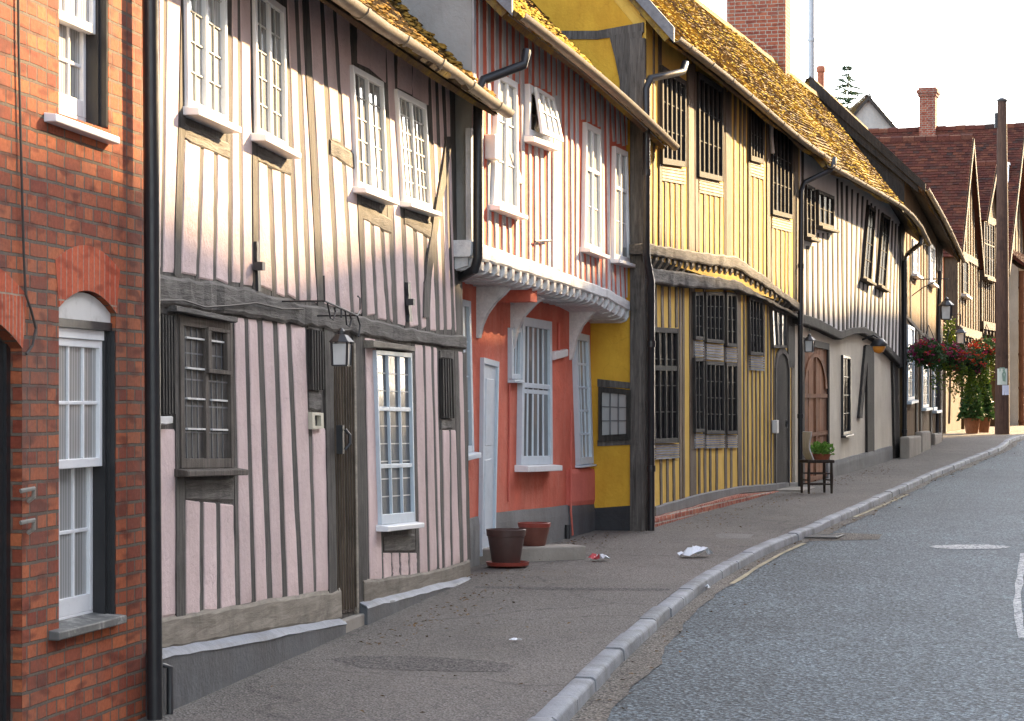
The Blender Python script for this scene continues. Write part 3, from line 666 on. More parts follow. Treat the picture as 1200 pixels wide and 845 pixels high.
bm_.obj('oak_beams', M['timber_beam'], PK.root)
s = MB()
sp = line([(184, 760), (400, 722)]); sp2 = line([(426, 708), (552, 677)])
beam(s, PK, [(184, pb(184) - 1), (290, pb(290) - 1), (400, pb(400) - 1)], [(184, 764), (290, 744), (400, 728)], .022, .1, 22, 1.5, .004)
beam(s, PK, [(427, pb(427) - 1), (490, pb(490) - 1), (551, pb(551) - 1)], [(427, 710), (490, 695), (551, 681)], .022, .1, 16, 1.2, .004)
s.obj('sole_plate', M['plate'], PK.root)
# plinth with weathered sloping top
for (xa, xb, ta, tb) in ((185, 406, 770, 730), (430, 556, 711, 679)):
    s = MB(); a = PK.P(xa, ta, .07); b = PK.P(xb, tb, .07); N = 16; rings = []
    for i in range(N + 1):
        p = a.lerp(b, i / N); j = RND.uniform(-.006, .006)
        rings.append([Vector((p.x, -.07 + j, -.4)), Vector((p.x, -.07 + j, p.z - .012)), Vector((p.x, -.062 + j, p.z)), Vector((p.x, -.0, p.z + .03 + j)), Vector((p.x, .05, p.z + .045)), Vector((p.x, .05, -.4))])
    s.loft(rings); o = s.obj('plinth', M['plinth'], PK.root, smooth=30)
    s = MB(); rings = []
    for i in range(N + 1):
        p = a.lerp(b, i / N); j = RND.uniform(-.008, .008); rings.append([Vector((p.x, -.076, p.z - .012 + j)), Vector((p.x, -.064, p.z + .006)), Vector((p.x, -.004, p.z + .036 + j * .6)), Vector((p.x, -.004, p.z + .01)), Vector((p.x, -.062, p.z - .02))])
    s.loft(rings); M.setdefault('ledge', m_plaster('pale_painted_ledge', (.22, .235, .265), amt=.8, bump=.5, rough=.6)); s.obj('plinth_ledge', M['ledge'], PK.root, smooth=30)
# windows
window(PK, [(231, -62), (264, -34), (269, 146), (222, 126)][:0] or [(219, -76), (266, -38), (268, 146), (221, 125)], 2, 2, 5, fw=.045, off=.012, dep=.06, pmat='pane_net', bmat='lead', bw=.008, sill=(.07, .05, .03))
window(PK, [(299, -18), (335, 9), (338, 176), (302, 157)], 2, 2, 5, fw=.045, off=.012, dep=.06, pmat='pane_mid', bmat='lead', bw=.009, sill=(.07, .05, .06))
window(PK, [(414, 76), (450, 96), (456, 233), (420, 219)], 2, 2, 5, fw=.045, off=.012, dep=.06, pmat='pane_mid', bmat='lead', bw=.009, sill=(.07, .045, .05))
window(PK, [(466, 104), (500, 122), (507, 247), (474, 236)], 2, 3, 6, fw=.05, off=.012, dep=.06, pmat='pane_mid', bmat='lead', sill=(.07, .045, .05))
for k, q in enumerate(([(211, 369), (273, 379), (275, 548), (213, 549)],)):
    M['oak_win'] = m_wood('oak_window_wood', (.05, .04, .033), (.15, .125, .105), isl=(.9, 1.1))
    o = window(PK, q, 2, 4, 5, fw=.055, off=.0, dep=.05, fmat='oak_win', pmat='pane_soft', bmat='lead_dark', sill=(.06, .045, .08), bw=.009)
    B, W_, H_ = qbil(PK, q, .036); s = MB(); brect(s, B, .52, .945, .05, .075, 0, .03); brect(s, B, .52, .945, .33, .36, 0, .03); brect(s, B, .52, .58, .075, .33, .001, .03); brect(s, B, .89, .945, .075, .33, .001, .03); s.obj('vent_light', M['oak_win'], o, bevel=.003)
    B, W_, H_ = qbil(PK, q, .016); s = MB()
    for t in (.14, .34, .54, .74): 
        for a, b in ((.12, .45), (.58, .88)): brect(s, B, a, b, t - .006, t + .006, 0, .02)
    s.obj('saddle_bars', M['white_old'], o)
s = MB(); beam(s, PK, [(207, 357), (279, 372)], [(207, 365), (279, 379)], .07, .1, 6, .8, .003); s.obj('window_hood', M['timber_beam'], PK.root)
s = MB(); beam(s, PK, [(438, 399), (487, 406)], [(438, 407), (487, 412)], .075, .1, 6, .6, .003); s.obj('window_hood', M['plate'], PK.root)
window(PK, [(441, 410), (483, 414), (487, 611), (447.5, 615)], 3, 1, 9, fw=.035, mw=.022, off=.012, dep=.06, fmat='blue_white', smat='white', pmat='pane_soft', bmat='lead', heavy=(.335, .665), hb=.032, sill=(.06, .05, .06), bottom=.075, bw=.009)
def slot(q, name='slit_window'):
    B, W_, H_ = qbil(PK, q, .018); s = MB()
    o = None
    p = MB(); brect(p, B, 0, 1, 0, 1, 0, .02); o = p.obj(name, M['timber_dark'], PK.root)
    for k in range(5): brect(s, B, k / 5 + .02, k / 5 + .11, 0, 1, -.02, .03)
    s.obj('slat', M['timber_dark'], o)
slot([(186, 368), (203, 371), (204, 485), (187, 486)]); slot([(362, 386), (377, 389), (378, 457), (363, 457)]); slot([(516, 420), (530, 421), (532, 490), (517, 490)])
s = MB(); beam(s, PK, [(185, 488), (203, 487)], [(185, 498), (203, 497)], .05, .06, 4, .8, .004); s.obj('slit_sill', M['white_old'], PK.root)
B, W_, H_ = qbil(PK, [(366, 483), (379, 484), (379.5, 502), (366.5, 503)], .035); s = MB()
for a in ((0, 1, 0, .18), (0, 1, .82, 1), (0, .22, .18, .82), (.78, 1, .18, .82)): brect(s, B, *a, 0, .05)
M['cream_metal'] = m_paint('cream_painted_metal', (.5, .46, .36), .5, .4); o = s.obj('letter_box', M['cream_metal'], PK.root); s = MB(); brect(s, B, .2, .8, .18, .82, .03, .02); s.obj('letter_box_flap', M['iron'], o)
# door
dq = [(391, 402), (413, 405), (417, 716), (396, 721)]
B, W_, H_ = qbil(PK, dq, .012); s = MB()
M['door_brown'] = m_wood('brown_boarded_door', (.03, .022, .017), (.085, .06, .045), isl=(.8, 1.3))
for k in range(7): brect(s, B, k / 7, k / 7 + .128, 0, 1, RND.uniform(0, .004), .04)
M['gate_dark'] = m_wood('dark_brown_moulding', (.06, .045, .03), (.16, .12, .085))
door = s.obj('door', M['door_brown'], PK.root, bevel=.004)
s = MB()
for k in range(8): 
    t = k / 7; brect(s, B, max(0, t - .02), min(1, t - .005), 0, .985, -.008, .02)
s.obj('door_moulding', M['gate_dark'], door)
s = MB(); brect(s, B, 1.0, 1.10, -.01, 1.01, -.012, .08); s.obj('door_jamb', M['plate'], PK.root)
h = PK.P(402, 515, .05); s = MB(); s.tube([h + Vector((-.02, -.02, .07)), h + Vector((0, -.05, .03)), h + Vector((.0, -.05, -.03)), h + Vector((-.02, -.02, -.07))], .012, 6); s.box((h.x - .05, h.y - .01, h.z - .1), (h.x + .0, h.y + .05, h.z + .1)); s.obj('door_handle', M['iron'], door)
s = MB(); a = PK.P(405, 727, .05); b = PK.P(432, 722, .05); s.box((a.x - .1, -.05, -.3), (b.x + .1, .05, a.z)); s.box((a.x - .12, -.3, -.3), (b.x + .03, -.052, a.z - .11)); s.obj('door_step', M['stone'], PK.root, bevel=.01)
# iron tie plates
for (x, y, h) in ((303.5, 312, 58), (480.5, 354, 46)):
    s = MB(); stud(s, PK, (x - 1, y - h / 2), (x + 1, y + h / 2), 3, 3, off=.03, dep=.03, n=6, jx=.6); s.box(tuple(PK.P(x + 2, y, .06) - Vector((.03, .02, .025))), tuple(PK.P(x + 2, y, .06) + Vector((.03, .04, .025)))); s.obj('tie_plate', M['iron'], PK.root)
s = MB(); s.tube([PK.P(x, y, .05) for x, y in ((185, 352), (215, 352), (240, 360), (270, 358), (300, 355), (330, 362), (355, 362))], .006, 5); s.obj('cable', M['cable'], PK.root)
# eaves, roof, gutter
ge = [PK.P(x, y, .40) for x, y in ((240, -101), (330, -41), (390, 1), (460, 48), (520, 89), (591, 131))]
s = MB(); zz = [p.z for p in ge]; 
ro, S, nr = roof(PK, (-.05, PK.L + .06), lambda t: 4.20 + .01 * math.sin(t * 7), (-.05, PK.L + .06), lambda t: 7.25, -.30, 2.6, 'tile_brown', seed=5, wav=.035)
c_ = clumps(PK, S, nr, 'moss_brown', 900, .0, 1, .0, .35, .02, .06, 4, power=1.6); c_.parent = ro
c_ = clumps(PK, S, nr, 'moss_brown', 350, .93, 1, .0, 1, .03, .07, 5); c_.parent = ro
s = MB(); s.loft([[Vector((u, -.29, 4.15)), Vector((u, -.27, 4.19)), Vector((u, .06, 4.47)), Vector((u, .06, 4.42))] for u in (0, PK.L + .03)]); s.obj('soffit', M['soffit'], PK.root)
gutter(PK, [Vector((lerp(.05, PK.L + .1, i / 7), -.36, 4.205 + .012 * math.sin(i * 1.7))) for i in range(8)], .062, 'gutter_cream')

s = MB(); a = PK.P(199, 782, .1); s.tube([a + Vector((-.03, .06, .02)), a + Vector((0, 0, 0)), a + Vector((0, 0, -.4))], .019, 8); s.obj('waste_pipe', M['iron'], PK.root, smooth=50)
# ---------------------------------------------------------------- more tools
def tiles(mb, E0, E1, R0, R1, tw, th, seed, wav=.02, lip=.018, jit=.012, slab=.09):
    rnd = random.Random(seed); E0, E1, R0, R1 = map(Vector, (E0, E1, R0, R1))
    nrm = (E1 - E0).cross(R0 - E0).normalized()
    if nrm.z < 0: nrm = -nrm
    def S(t, v):
        p = E0.lerp(E1, t).lerp(R0.lerp(R1, t), v); return p + nrm * (wav * noise.noise(Vector((t * 4 + seed, v * 2.2, seed))))
    N = 16; mb.loft([[S(i / N, 0) - nrm * .012, S(i / N, 1) - nrm * .012, S(i / N, 1) - nrm * slab, S(i / N, 0) - nrm * slab] for i in range(N + 1)])
    nr = max(3, int((R0 - E0).length / th)); nc = max(3, int((E1 - E0).length / tw))
    for r in range(nr):
        v0 = r / nr - .02; v1 = min(1, v0 + 1.25 / nr); off = (r % 2) * .5
        for c in range(nc + 1):
            t0 = max(0, (c - off + rnd.uniform(-.03, .03)) / nc); t1 = min(1, (c + 1 - off) / nc - .03 / nc)
            if t1 - t0 < .2 / nc: continue
            h0 = lip + rnd.uniform(0, jit); h1 = rnd.uniform(0, .004); dv = rnd.uniform(-.1, .1) / nr
            a, b, d, e = S(t0, v0 + dv), S(t1, v0 + dv), S(t0, v1), S(t1, v1)
            mb.add([a + nrm * h0, b + nrm * h0, e + nrm * h1, d + nrm * h1, a - nrm * .004, b - nrm * .004], [[0, 1, 2, 3], [4, 5, 1, 0], [4, 0, 3], [5, 2, 1]])
    return S, nrm
def cross_body(P, ze, zr, depth, mat, name='wall', y0=0.0, L=None, u0=0.0):
    L = L or P.L; mb = MB()
    prof = lambda y: [Vector((u0, y, -.6)), Vector((u0, y, ze)), Vector((u0 + (L - u0) / 2, y, zr)), Vector((L, y, ze)), Vector((L, y, -.6))]
    mb.loft([prof(y0), prof(y0 + depth)]); return mb.obj(name, M[mat], P.root)
def cross_roof(P, ze, zr, depth, mat, seed, over=.25, front=.3, tw=.17, th=.11, L=None, u0=0.0):
    L = L or P.L; m = (u0 + L) / 2; k = (zr - ze) / (m - u0); mb = MB()
    tiles(mb, (u0 - over, -front, ze - over * k + .05), (u0 - over, depth, ze - over * k + .05), (m, -front, zr + .05), (m, depth, zr + .05), tw, th, seed)
    tiles(mb, (L + over, -front, ze - over * k + .05), (L + over, depth, ze - over * k + .05), (m, -front, zr + .05), (m, depth, zr + .05), tw * 2, th * 2, seed + 1)
    n = int((depth + front) / .33)
    for c in range(n):
        a, b = Vector((m, -front + c * .33, zr + .05)), Vector((m, -front + c * .33 + .32, zr + .05)); h = .04 + RND.uniform(0, .025)
        g = lambda p: [p + Vector((-.13, 0, -.1)), p + Vector((-.09, 0, h * .5)), p + Vector((0, 0, h + .02)), p + Vector((.09, 0, h * .5)), p + Vector((.13, 0, -.1))]
        mb.loft([g(a), g(b)], close=False)
    return mb.obj('roof', M[mat], P.root)
def barge(P, ze, zr, mat, over=.25, front=.34, w=.2, L=None, u0=0.0):
    L = L or P.L; m = (u0 + L) / 2; k = (zr - ze) / (m - u0); mb = MB()
    for u, s in ((u0 - over, 1), (L + over, -1)):
        a = Vector((u, -front, ze - over * k)); b = Vector((m, -front, zr))
        mb.slab([a, b, b + Vector((0, 0, -w * 1.3)), a + Vector((0, 0, -w * 1.3))], .035)
    return mb.obj('bargeboard', M[mat], P.root)
def chimney(name, mat, c, ang, wx, wy, z0, z1, parent=None, pots=1, cap=True, label=None):
    """brick stack centred on world point c; oversailing courses and pots"""
    mb = MB(); mb.box((-wx / 2, -wy / 2, z0), (wx / 2, wy / 2, z1 - .3)); 
    if cap:
        mb.box((-wx / 2 - .04, -wy / 2 - .04, z1 - .3), (wx / 2 + .04, wy / 2 + .04, z1 - .2)); mb.box((-wx / 2 - .08, -wy / 2 - .08, z1 - .2), (wx / 2 + .08, wy / 2 + .08, z1 - .08)); mb.box((-wx / 2 - .03, -wy / 2 - .03, z1 - .08), (wx / 2 + .03, wy / 2 + .03, z1))
    o = mb.obj(name, M[mat], parent); 
    if parent: o.location = c
    else: o.location = c; o.rotation_euler = (0, 0, ang)
    for k in range(pots):
        p = MB(); x = (k - (pots - 1) / 2) * .35; p.lathe([(.11, z1), (.12, z1 + .05), (.10, z1 + .1), (.09, z1 + .4), (.11, z1 + .42), (.11, z1 + .47), (.085, z1 + .47), (.08, z1 + .2)], (x, 0, 0), 14); p.obj('chimney_pot', M['terracotta'], o, smooth=40)
    return o
def W2L(P, x, y, d):
    """photo pixel at depth d -> local coordinates of the house"""
    q = Vector(((x - CX) / F * d, d)) - P.p0
    return Vector((q.dot(P.d), -q.dot(P.n), EYE + (HY - y) / F * d))

M['red'] = m_plaster('coral_red_plaster', (.57, .14, .09), stain=(1.1, 1.6, 1.75), amt=.85, bump=.8, var=.25)
M['white_stud'] = m_wood('limewashed_oak', (.40, .40, .42), (.62, .62, .63), bump=.5, isl=(.85, 1.1))
M['white_beam'] = m_wood('limewashed_beam', (.58, .59, .60), (.78, .78, .77), grain=(1.1, 12, 12), bump=.5, isl=(.85, 1.1))
M['yellow'] = m_plaster('yellow_plaster', (.68, .455, .10), stain=(.78, .7, .6), amt=.6, bump=.5, var=.1)
M['ochre'] = m_plaster('ochre_plaster', (.60, .345, .04), stain=(.7, .58, .5), amt=.7, bump=.6, var=.15)
M['stud_brown'] = m_wood('brown_grey_oak', (.075, .055, .04), (.21, .165, .12))
M['grey_beam'] = m_wood('grey_jetty_beam', (.05, .046, .042), (.18, .165, .15), grain=(1.4, 14, 16), bump=.9)
M['slat_oak'] = m_wood('slatted_oak', (.20, .17, .12), (.46, .41, .32), grain=(1.2, 14, 14), bump=.5)
M['slat_grey'] = m_wood('grey_slatted_oak', (.15, .145, .14), (.38, .37, .36), grain=(1.2, 14, 14), bump=.5)
M['cream'] = m_plaster('cream_limewash', (.56, .51, .42), stain=(.72, .66, .56), amt=.45, bump=.6)
M['white_pl'] = m_plaster('white_limewash', (.64, .61, .58), stain=(.75, .7, .64), amt=.35, bump=.5)
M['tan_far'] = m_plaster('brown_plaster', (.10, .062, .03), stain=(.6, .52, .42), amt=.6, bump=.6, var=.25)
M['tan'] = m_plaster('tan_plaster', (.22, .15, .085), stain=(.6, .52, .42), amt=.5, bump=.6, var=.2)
M['gate_wood'] = m_wood('russet_gate_boards', (.12, .045, .02), (.28, .12, .055), bump=.5)
M['concrete'] = m_plaster('grey_concrete', (.20, .20, .195), amt=.5, bump=.6)
M['terracotta'] = m_flat('terracotta', (.33, .11, .06), .8, .2, var=.25)
M['verge_lead'] = m_flat('lead_verge_board', (.15, .155, .17), .55, .4, var=.3)
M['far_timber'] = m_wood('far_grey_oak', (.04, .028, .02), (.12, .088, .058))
M['chim_brick'] = m_brick('chimney_brick', (.22, .055, .035), (.31, .095, .05), (.30, .25, .20), ms=.009, soot=.6)

# ================================================================ the red house
RD = Plan(553, 134, 745, 101)
RD.thing('timber_framed_house', 'coral red and white striped house with a curved white jetty and mossy eaves', 'house', 'timber framed houses along the street')
print('RED L', RD.L, 'gz', RD.gz(0, -.42), RD.gz(RD.L, -.42))
L = RD.L; GO = -.42
eL, eR = 5.02, 4.62
jt = line([(553, 281), (613, 302), (648, 314), (697, 333), (712, 338), (745, 357)])
jm = line([(553, 301), (613, 319), (653, 331), (710, 349), (745, 368)])
jb = line([(553, 316), (608, 334), (648, 345), (707, 360), (745, 383)])
zj = RD.P(650, 330).z
# upper box (in front) and ground floor box (set back)
mb = MB(); zj0, zj1 = RD.P(557, 306).z, RD.P(744, 366).z
rings = []
for u, e, j in ((0, eL, zj0), (L, eR, zj1)): rings.append([Vector((u, 0, j)), Vector((u, 0, e + .27)), Vector((u, 2.5, e + 2.85)), Vector((u, 5, e + .27)), Vector((u, 5, j))])
mb.loft(rings); mb.obj('upper_wall', M['red'], RD.root)
mb = MB(); mb.box((-.02, -GO, -.6), (L, 5, zj0 - .05)); mb.obj('ground_floor_wall', M['red'], RD.root)
mb = MB(); mb.loft([[Vector((-.015, -.003, zj0 + .15)), Vector((-.015, -.003, eL + .2)), Vector((-.015, 2.5, eL + 3.05)), Vector((-.015, 5, eL + .2)), Vector((-.015, 5, zj0))], [Vector((.0, -.003, zj0 + .15)), Vector((.0, -.003, eL + .2)), Vector((.0, 2.5, eL + 3.05)), Vector((.0, 5, eL + .2)), Vector((.0, 5, zj0))]])
mb.obj('rendered_gable', M['render_grey'], RD.root)
yt = lambda x: RD_top(x)
RD_top = line([(553, 474 - (eL - 1.35) * 134), (745, 474 - (eR - 1.35) * 101)])
st = MB(); rnd = random.Random(21)
wins = [(577, 611, 85, 253), (618, 650, 96, 176), (684, 707, 140, 302), (718, 740, 165, 314)]
x = 557.5; step = 8.6
while x < 744:
    w_ = step * .40 * rnd.uniform(.8, 1.25); xb = x + rnd.uniform(-.6, .6); xt = xb - rnd.uniform(0, 2.2)
    segs = [(RD_top(xt), jt(xb) + 2)]
    for a, b, t, q in wins:
        if a - .5 < x < b + .5:
            ytw = pl([(a, t), (b, t + (b - a) * .45)], x); ybw = pl([(a, q - 10), (b, q)], x); segs = [(RD_top(xt), ytw), (ybw, jt(xb) + 2)]
    for y0, y1 in segs:
        if y1 - y0 > 5: stud(st, RD, (lerp(xt, xb, .0), y0), (xb, y1), w_, off=.014, dep=.03, jx=.25, rnd=rnd)
    x += step; step = lerp(8.6, 5.2, (x - 557) / 187)
for (a, b, w_) in (((653, 112), (652, 316), 7.5), ((555, 150), (555.5, 284), 6), ((742.5, 190), (743, 354), 4.5), ((600, 180), (612, 215), 4), ((737, 230), (733, 290), 5)):
    stud(st, RD, a, b, w_, off=.02, dep=.05, jx=.3)
st.obj('timber_studs', M['white_stud'], RD.root)
mb = MB(); beam(mb, RD, [(x, jt(x)) for x in (552, 613, 648, 697, 712, 746)], [(x, jm(x)) for x in (552, 613, 648, 697, 712, 746)], .05, .22, 34, .8, .006); mb.obj('bressumer', M['white_beam'], RD.root)
mb = MB(); x = 556; k = 0
while x < 745:                                   # joist ends under the bressumer
    s_ = pl([(553, 134), (745, 101)], x); o = .035; a = RD.P(x, jm(x) - 2, o); b = RD.P(x, jb(x), o); w_ = .085; h = a.z - b.z; yb = RD.P(x, jb(x) - 2, .0)
    prof = [(o, 0), (o + .0, -h * .55), (o - .03, -h * .85), (o - .09, -h), (GO - .02, -h), (GO - .02, 0)]
    mb.loft([[Vector((a.x + du, -q, a.z + dz)) for q, dz in prof] for du in (-w_ / 2, w_ / 2)])
    x += pl([(553, 9.6), (745, 5.6)], x); k += 1
mb.obj('joist_ends', M['white_beam'], RD.root, smooth=50)
mb = MB(); pts = [(552, jm(552)), (600, jm(600)), (650, jm(650)), (700, jm(700)), (745, jm(745))]
rings = []
for x, y in pts:
    a = RD.P(x, y, .03); b = RD.P(x, jb(x), .03); rings.append([Vector((a.x, -.0, a.z)), Vector((a.x, -.0, b.z + .035)), Vector((a.x, .1, b.z + .006)), Vector((a.x, -GO + .02, b.z + .006)), Vector((a.x, -GO + .02, a.z))])
mb.loft(rings); mb.obj('jetty_soffit', M['white_beam'], RD.root)
# curved brackets standing out from the ground floor wall
for pts in ([(558, 324), (597, 337), (590, 345), (580, 354), (570, 368), (564, 382), (561, 396), (558, 396)], [(598, 336), (636, 349), (626, 357), (614, 370), (606, 386), (601, 408), (598, 410)], [(667, 352), (700, 364), (692, 370), (682, 382), (675, 398), (670, 420), (667, 422)], [(700, 372), (737, 386), (727, 392), (717, 402), (709, 416), (704, 434), (700, 438)]):
    u = RD.P(pts[0][0], 380, GO).x; q = [RD.S(x, y, u) for x, y in pts]; mb = MB(); n = len(q)
    mb.add(q + [p + Vector((.09, 0, 0)) for p in q], [list(range(n)), list(range(2 * n - 1, n - 1, -1))] + [[i, (i + 1) % n, (i + 1) % n + n, i + n] for i in range(n)])
    mb.obj('jetty_bracket', M['white_beam'], RD.root)
# windows
window(RD, [(585, 84), (607, 97), (609, 251), (579, 240)], 2, 1, 3, fw=.06, off=.02, dep=.06, pmat='pane_net', sill=(.07, .05, .05))
window(RD, [(687.5, 143), (704.5, 152), (706, 298), (685.5, 290)], 2, 1, 3, fw=.06, off=.02, dep=.06, pmat='pane_net', sill=(.07, .05, .05), heavy=(.36,))
window(RD, [(721.5, 171), (736, 178), (739, 309), (720, 303)], 2, 1, 3, fw=.06, off=.02, dep=.06, pmat='pane_net', sill=(.07, .05, .05), heavy=(.36,))
o = window(RD, [(621, 98), (645, 113), (648, 170), (620, 159)], 1, 1, 1, fw=.07, off=.03, dep=.08, pmat='pane', sill=(.06, .06, .04))
B, W_, H_ = qbil(RD, [(621, 98), (645, 113), (648, 170), (620, 159)], .03)   # top-hung sash pushed open at the bottom
s = MB(); p_ = MB()
def tilt(sv, tv, d): return B(sv, tv) + Vector((0, -.02 - .08 * tv - d, 0))
def tbar(s0, s1, t0, t1): 
    q = [(s0, t0), (s1, t0), (s1, t1), (s0, t1)]; s.loft([[tilt(a, b, 0) for a, b in q], [tilt(a, b, .03) for a, b in q]])
for r in ((.06, .14, .05, .95), (.86, .94, .05, .95), (.14, .86, .05, .13), (.14, .86, .85, .95), (.36, .39, .13, .85), (.61, .64, .13, .85), (.14, .36, .48, .51), (.39, .61, .48, .51), (.64, .86, .48, .51)): tbar(*r)
so_ = s.obj('open_sash', M['white'], o); p_.face(tilt(.1, .1, .015), tilt(.9, .1, .015), tilt(.9, .9, .015), tilt(.1, .9, .015)); p_.obj('sash_pane', M['pane_net'], o)
window(RD, [(536, 349), (552, 353), (556, 529), (538, 533)], 2, 1, 4, fw=.06, off=GO + .02, dep=.08, fmat='blue_white', pmat='pane_net', sill=(.06, .06, .03))
window(RD, [(613.5, 371), (647, 377), (648, 544), (611, 545)], 1, 5, 2, fw=.09, off=GO + .03, dep=.1, fmat='blue_white', pmat='pane_mid', sill=(.09, .07, .06), bw=.045, smat='white', heavy=(.46,), hb=.05)
window(RD, [(600, 384), (612, 384), (611, 444), (600, 444)], 1, 3, 1, fw=.05, off=GO + .02, dep=.08, fmat='blue_white', pmat='pane_mid', bw=.035, sill=(.03, .04, .0))
window(RD, [(675, 389), (691, 393), (696, 543), (680, 545)], 1, 3, 5, fw=.08, off=GO + .03, dep=.1, fmat='blue_white', pmat='pane_net', bw=.025, sill=(.03, .03, .02))
B, W_, H_ = qbil(RD, [(565, 419), (583, 424), (578.5, 640), (562.5, 652)], GO + .02); s = MB(); brect(s, B, .07, .93, .03, 1, .0, .05); d_ = s.obj('door', M['blue_white'], RD.root, bevel=.004)
s = MB(); brect(s, B, 0, .07, 0, 1, -.02, .08); brect(s, B, .93, 1, 0, 1, -.02, .08); brect(s, B, .07, .93, 0, .03, -.02, .08); s.obj('door_frame', M['blue_white'], RD.root)
s = MB(); 
for t0, t1 in ((.1, .45), (.52, .9)): brect(s, B, .25, .75, t0, t1, -.006, .02)
s.obj('door_panel', M['blue_white'], d_, bevel=.006)
s = MB(); a = RD.P(545, 615, GO + .03); 
for xa, xb in ((536, 562), (580, 668)):
    beam(s, RD, [(xa, pl([(536, 612), (580, 601), (668, 592)], xa)), (xb, pl([(536, 612), (580, 601), (668, 592)], xb))], [(xa, 700), (xb, 690)], GO + .035, .1, 10, .4, .003)
s.obj('plinth', M['concrete'], RD.root)
s = MB(); beam(s, RD, [(668.5, 593), (712, 590)], [(668.5, 680), (712, 660)], GO + .055, .1, 6, .3, .003); s.obj('plinth', M['plinth'], RD.root)
s = MB(); beam(s, RD, [(669, 550), (708, 549)], [(669, 593), (708, 590)], GO + .05, .1, 6, .3, .003); M['red_pale'] = m_plaster('paler_coral_plaster', (.60, .16, .12), amt=.3, bump=.5); s.obj('boxed_panel', M['red_pale'], RD.root)
s = MB(); beam(s, RD, [(651, 412), (666, 409)], [(651, 422), (666, 418)], GO + .05, .06, 2); s.obj('meter_box', M['white'], RD.root, bevel=.004)
s = MB(); s.tube([RD.P(655, y, GO + .02) for y in (378, 395, 412)], .014, 6); s.tube([RD.P(x, y, GO + .012) for x, y in ((598, 410), (597, 470), (596.5, 530), (596, 588))], .01, 6); s.tube([RD.P(x, y, GO + .06) for x, y in ((669, 480), (669, 560), (669, 600), (671, 627))], .012, 6); s.obj('cable', M['red_pale'], RD.root)
s = MB(); q = RD.P(665, 615, GO + .06); s.tube([q, q + Vector((0, 0, -.25))], .03, 8); s.obj('gully_pipe', M['iron'], RD.root)
s = MB(); q = RD.P(575, 173, .03); s.box((q.x - .1, -.1, q.z - .11), (q.x + .1, 0, q.z + .11)); s.obj('alarm_box', M['white'], RD.root, bevel=.01)
s = MB(); s.tube([RD.P(627, 283, .04), RD.P(645, 282, .04)], .012, 6); s.obj('iron_bar', M['iron'], RD.root)
s = MB(); q = [Vector((RD.P(575, 350, GO).x, -GO, 3.0)), Vector((RD.P(575, 350, GO).x, -.05, 3.0))]; a = RD.P(612, 345, -.2); s.box((a.x - .25, -.0 + .05, a.z - .08), (a.x, -GO, a.z + .1)); s.obj('joist', M['red'], RD.root)
ro, S, nr = roof(RD, (-.1, L + .12), lambda t: lerp(eL, eR, t) + .05 * math.sin(t * 3.1), (-.1, L + .12), lambda t: lerp(eL, eR, t) + 2.95, -.36, 2.5, 'tile_brown', seed=8, wav=.04)
c_ = clumps(RD, S, nr, 'moss_gold', 1300, 0, 1, -.01, .22, .02, .065, 14, power=1.8); c_.parent = ro
c_ = clumps(RD, S, nr, 'moss_brown', 700, 0, 1, .02, .6, .02, .055, 15); c_.parent = ro
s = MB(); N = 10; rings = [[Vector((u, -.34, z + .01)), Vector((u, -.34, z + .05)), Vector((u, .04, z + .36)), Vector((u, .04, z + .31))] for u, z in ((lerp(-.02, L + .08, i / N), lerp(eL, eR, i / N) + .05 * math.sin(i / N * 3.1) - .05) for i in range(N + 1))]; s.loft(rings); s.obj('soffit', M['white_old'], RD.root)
gp_ = [Vector((lerp(.05, L + .2, i / 8), -.42, lerp(eL, eR, i / 8) + .05 * math.sin(i / 8 * 3.1) - .01)) for i in range(9)]
gutter(RD, gp_, .06, 'gutter_cream')
s = MB(); a = [RD.S(x, y, -.1) for x, y in ((617, 74), (560, 10), (566, 2), (622, 60))]; k_ = Vector((.03, 0, 0)); ze_ = eL
s.loft([[Vector((u, -.4, eL - .06)), Vector((u, -.4, eL + .1)), Vector((u, 1.2, eL + 1.75)), Vector((u, 1.2, eL + 1.55))] for u in (-.14, -.1)]); s.obj('bargeboard', M['verge_lead'], RD.root)
pipe(RD, [RD.P(617, 60, .42), RD.P(614, 76, .42), RD.P(566, 94, .10), RD.P(560, 108, .09), RD.P(560, 302, .09), RD.P(556, 316, .06), RD.P(540, 325, -.12)], .042, 'black', collars=1.5)

# ================================================================ the yellow house
YL = Plan(757, 103, 937, 72.9)
YL.thing('timber_framed_house', 'yellow timber framed hall house with dark mullioned windows and a golden mossy roof', 'house', 'timber framed houses along the street')
L = YL.L; GO = -.12; e0, e1 = 5.76, 5.66
print('YEL L', L, YL.gz(0), YL.gz(L))
y_bt = line([(757, 285), (814, 294), (865, 301), (892, 320), (931, 351), (940, 356)]); y_bb = line([(757, 298), (814, 307.5), (865, 315), (892, 331), (931, 359), (940, 365)])
y_lt = line([(757, 313), (810, 320), (865, 328), (891, 345), (930, 365), (940, 371)]); y_lb = line([(757, 331), (810, 337), (865, 340), (897, 351), (930, 369), (940, 376)])
mb = MB(); zj0, zj1 = YL.P(757, 300).z, YL.P(935, 360).z; rings = []
for u, e, j in ((0, e0, zj0), (L, e1, zj1)): rings.append([Vector((u, 0, j)), Vector((u, 0, e + .3)), Vector((u, 1.9, 8.15)), Vector((u, 4.6, e + .3)), Vector((u, 4.6, j))])
mb.loft(rings); mb.obj('upper_wall', M['yellow'], YL.root)
mb = MB(); mb.box((-.003, -GO, -.6), (L, 4.6, min(zj0, zj1) + .1)); mb.obj('ground_floor_wall', M['yellow'], YL.root)
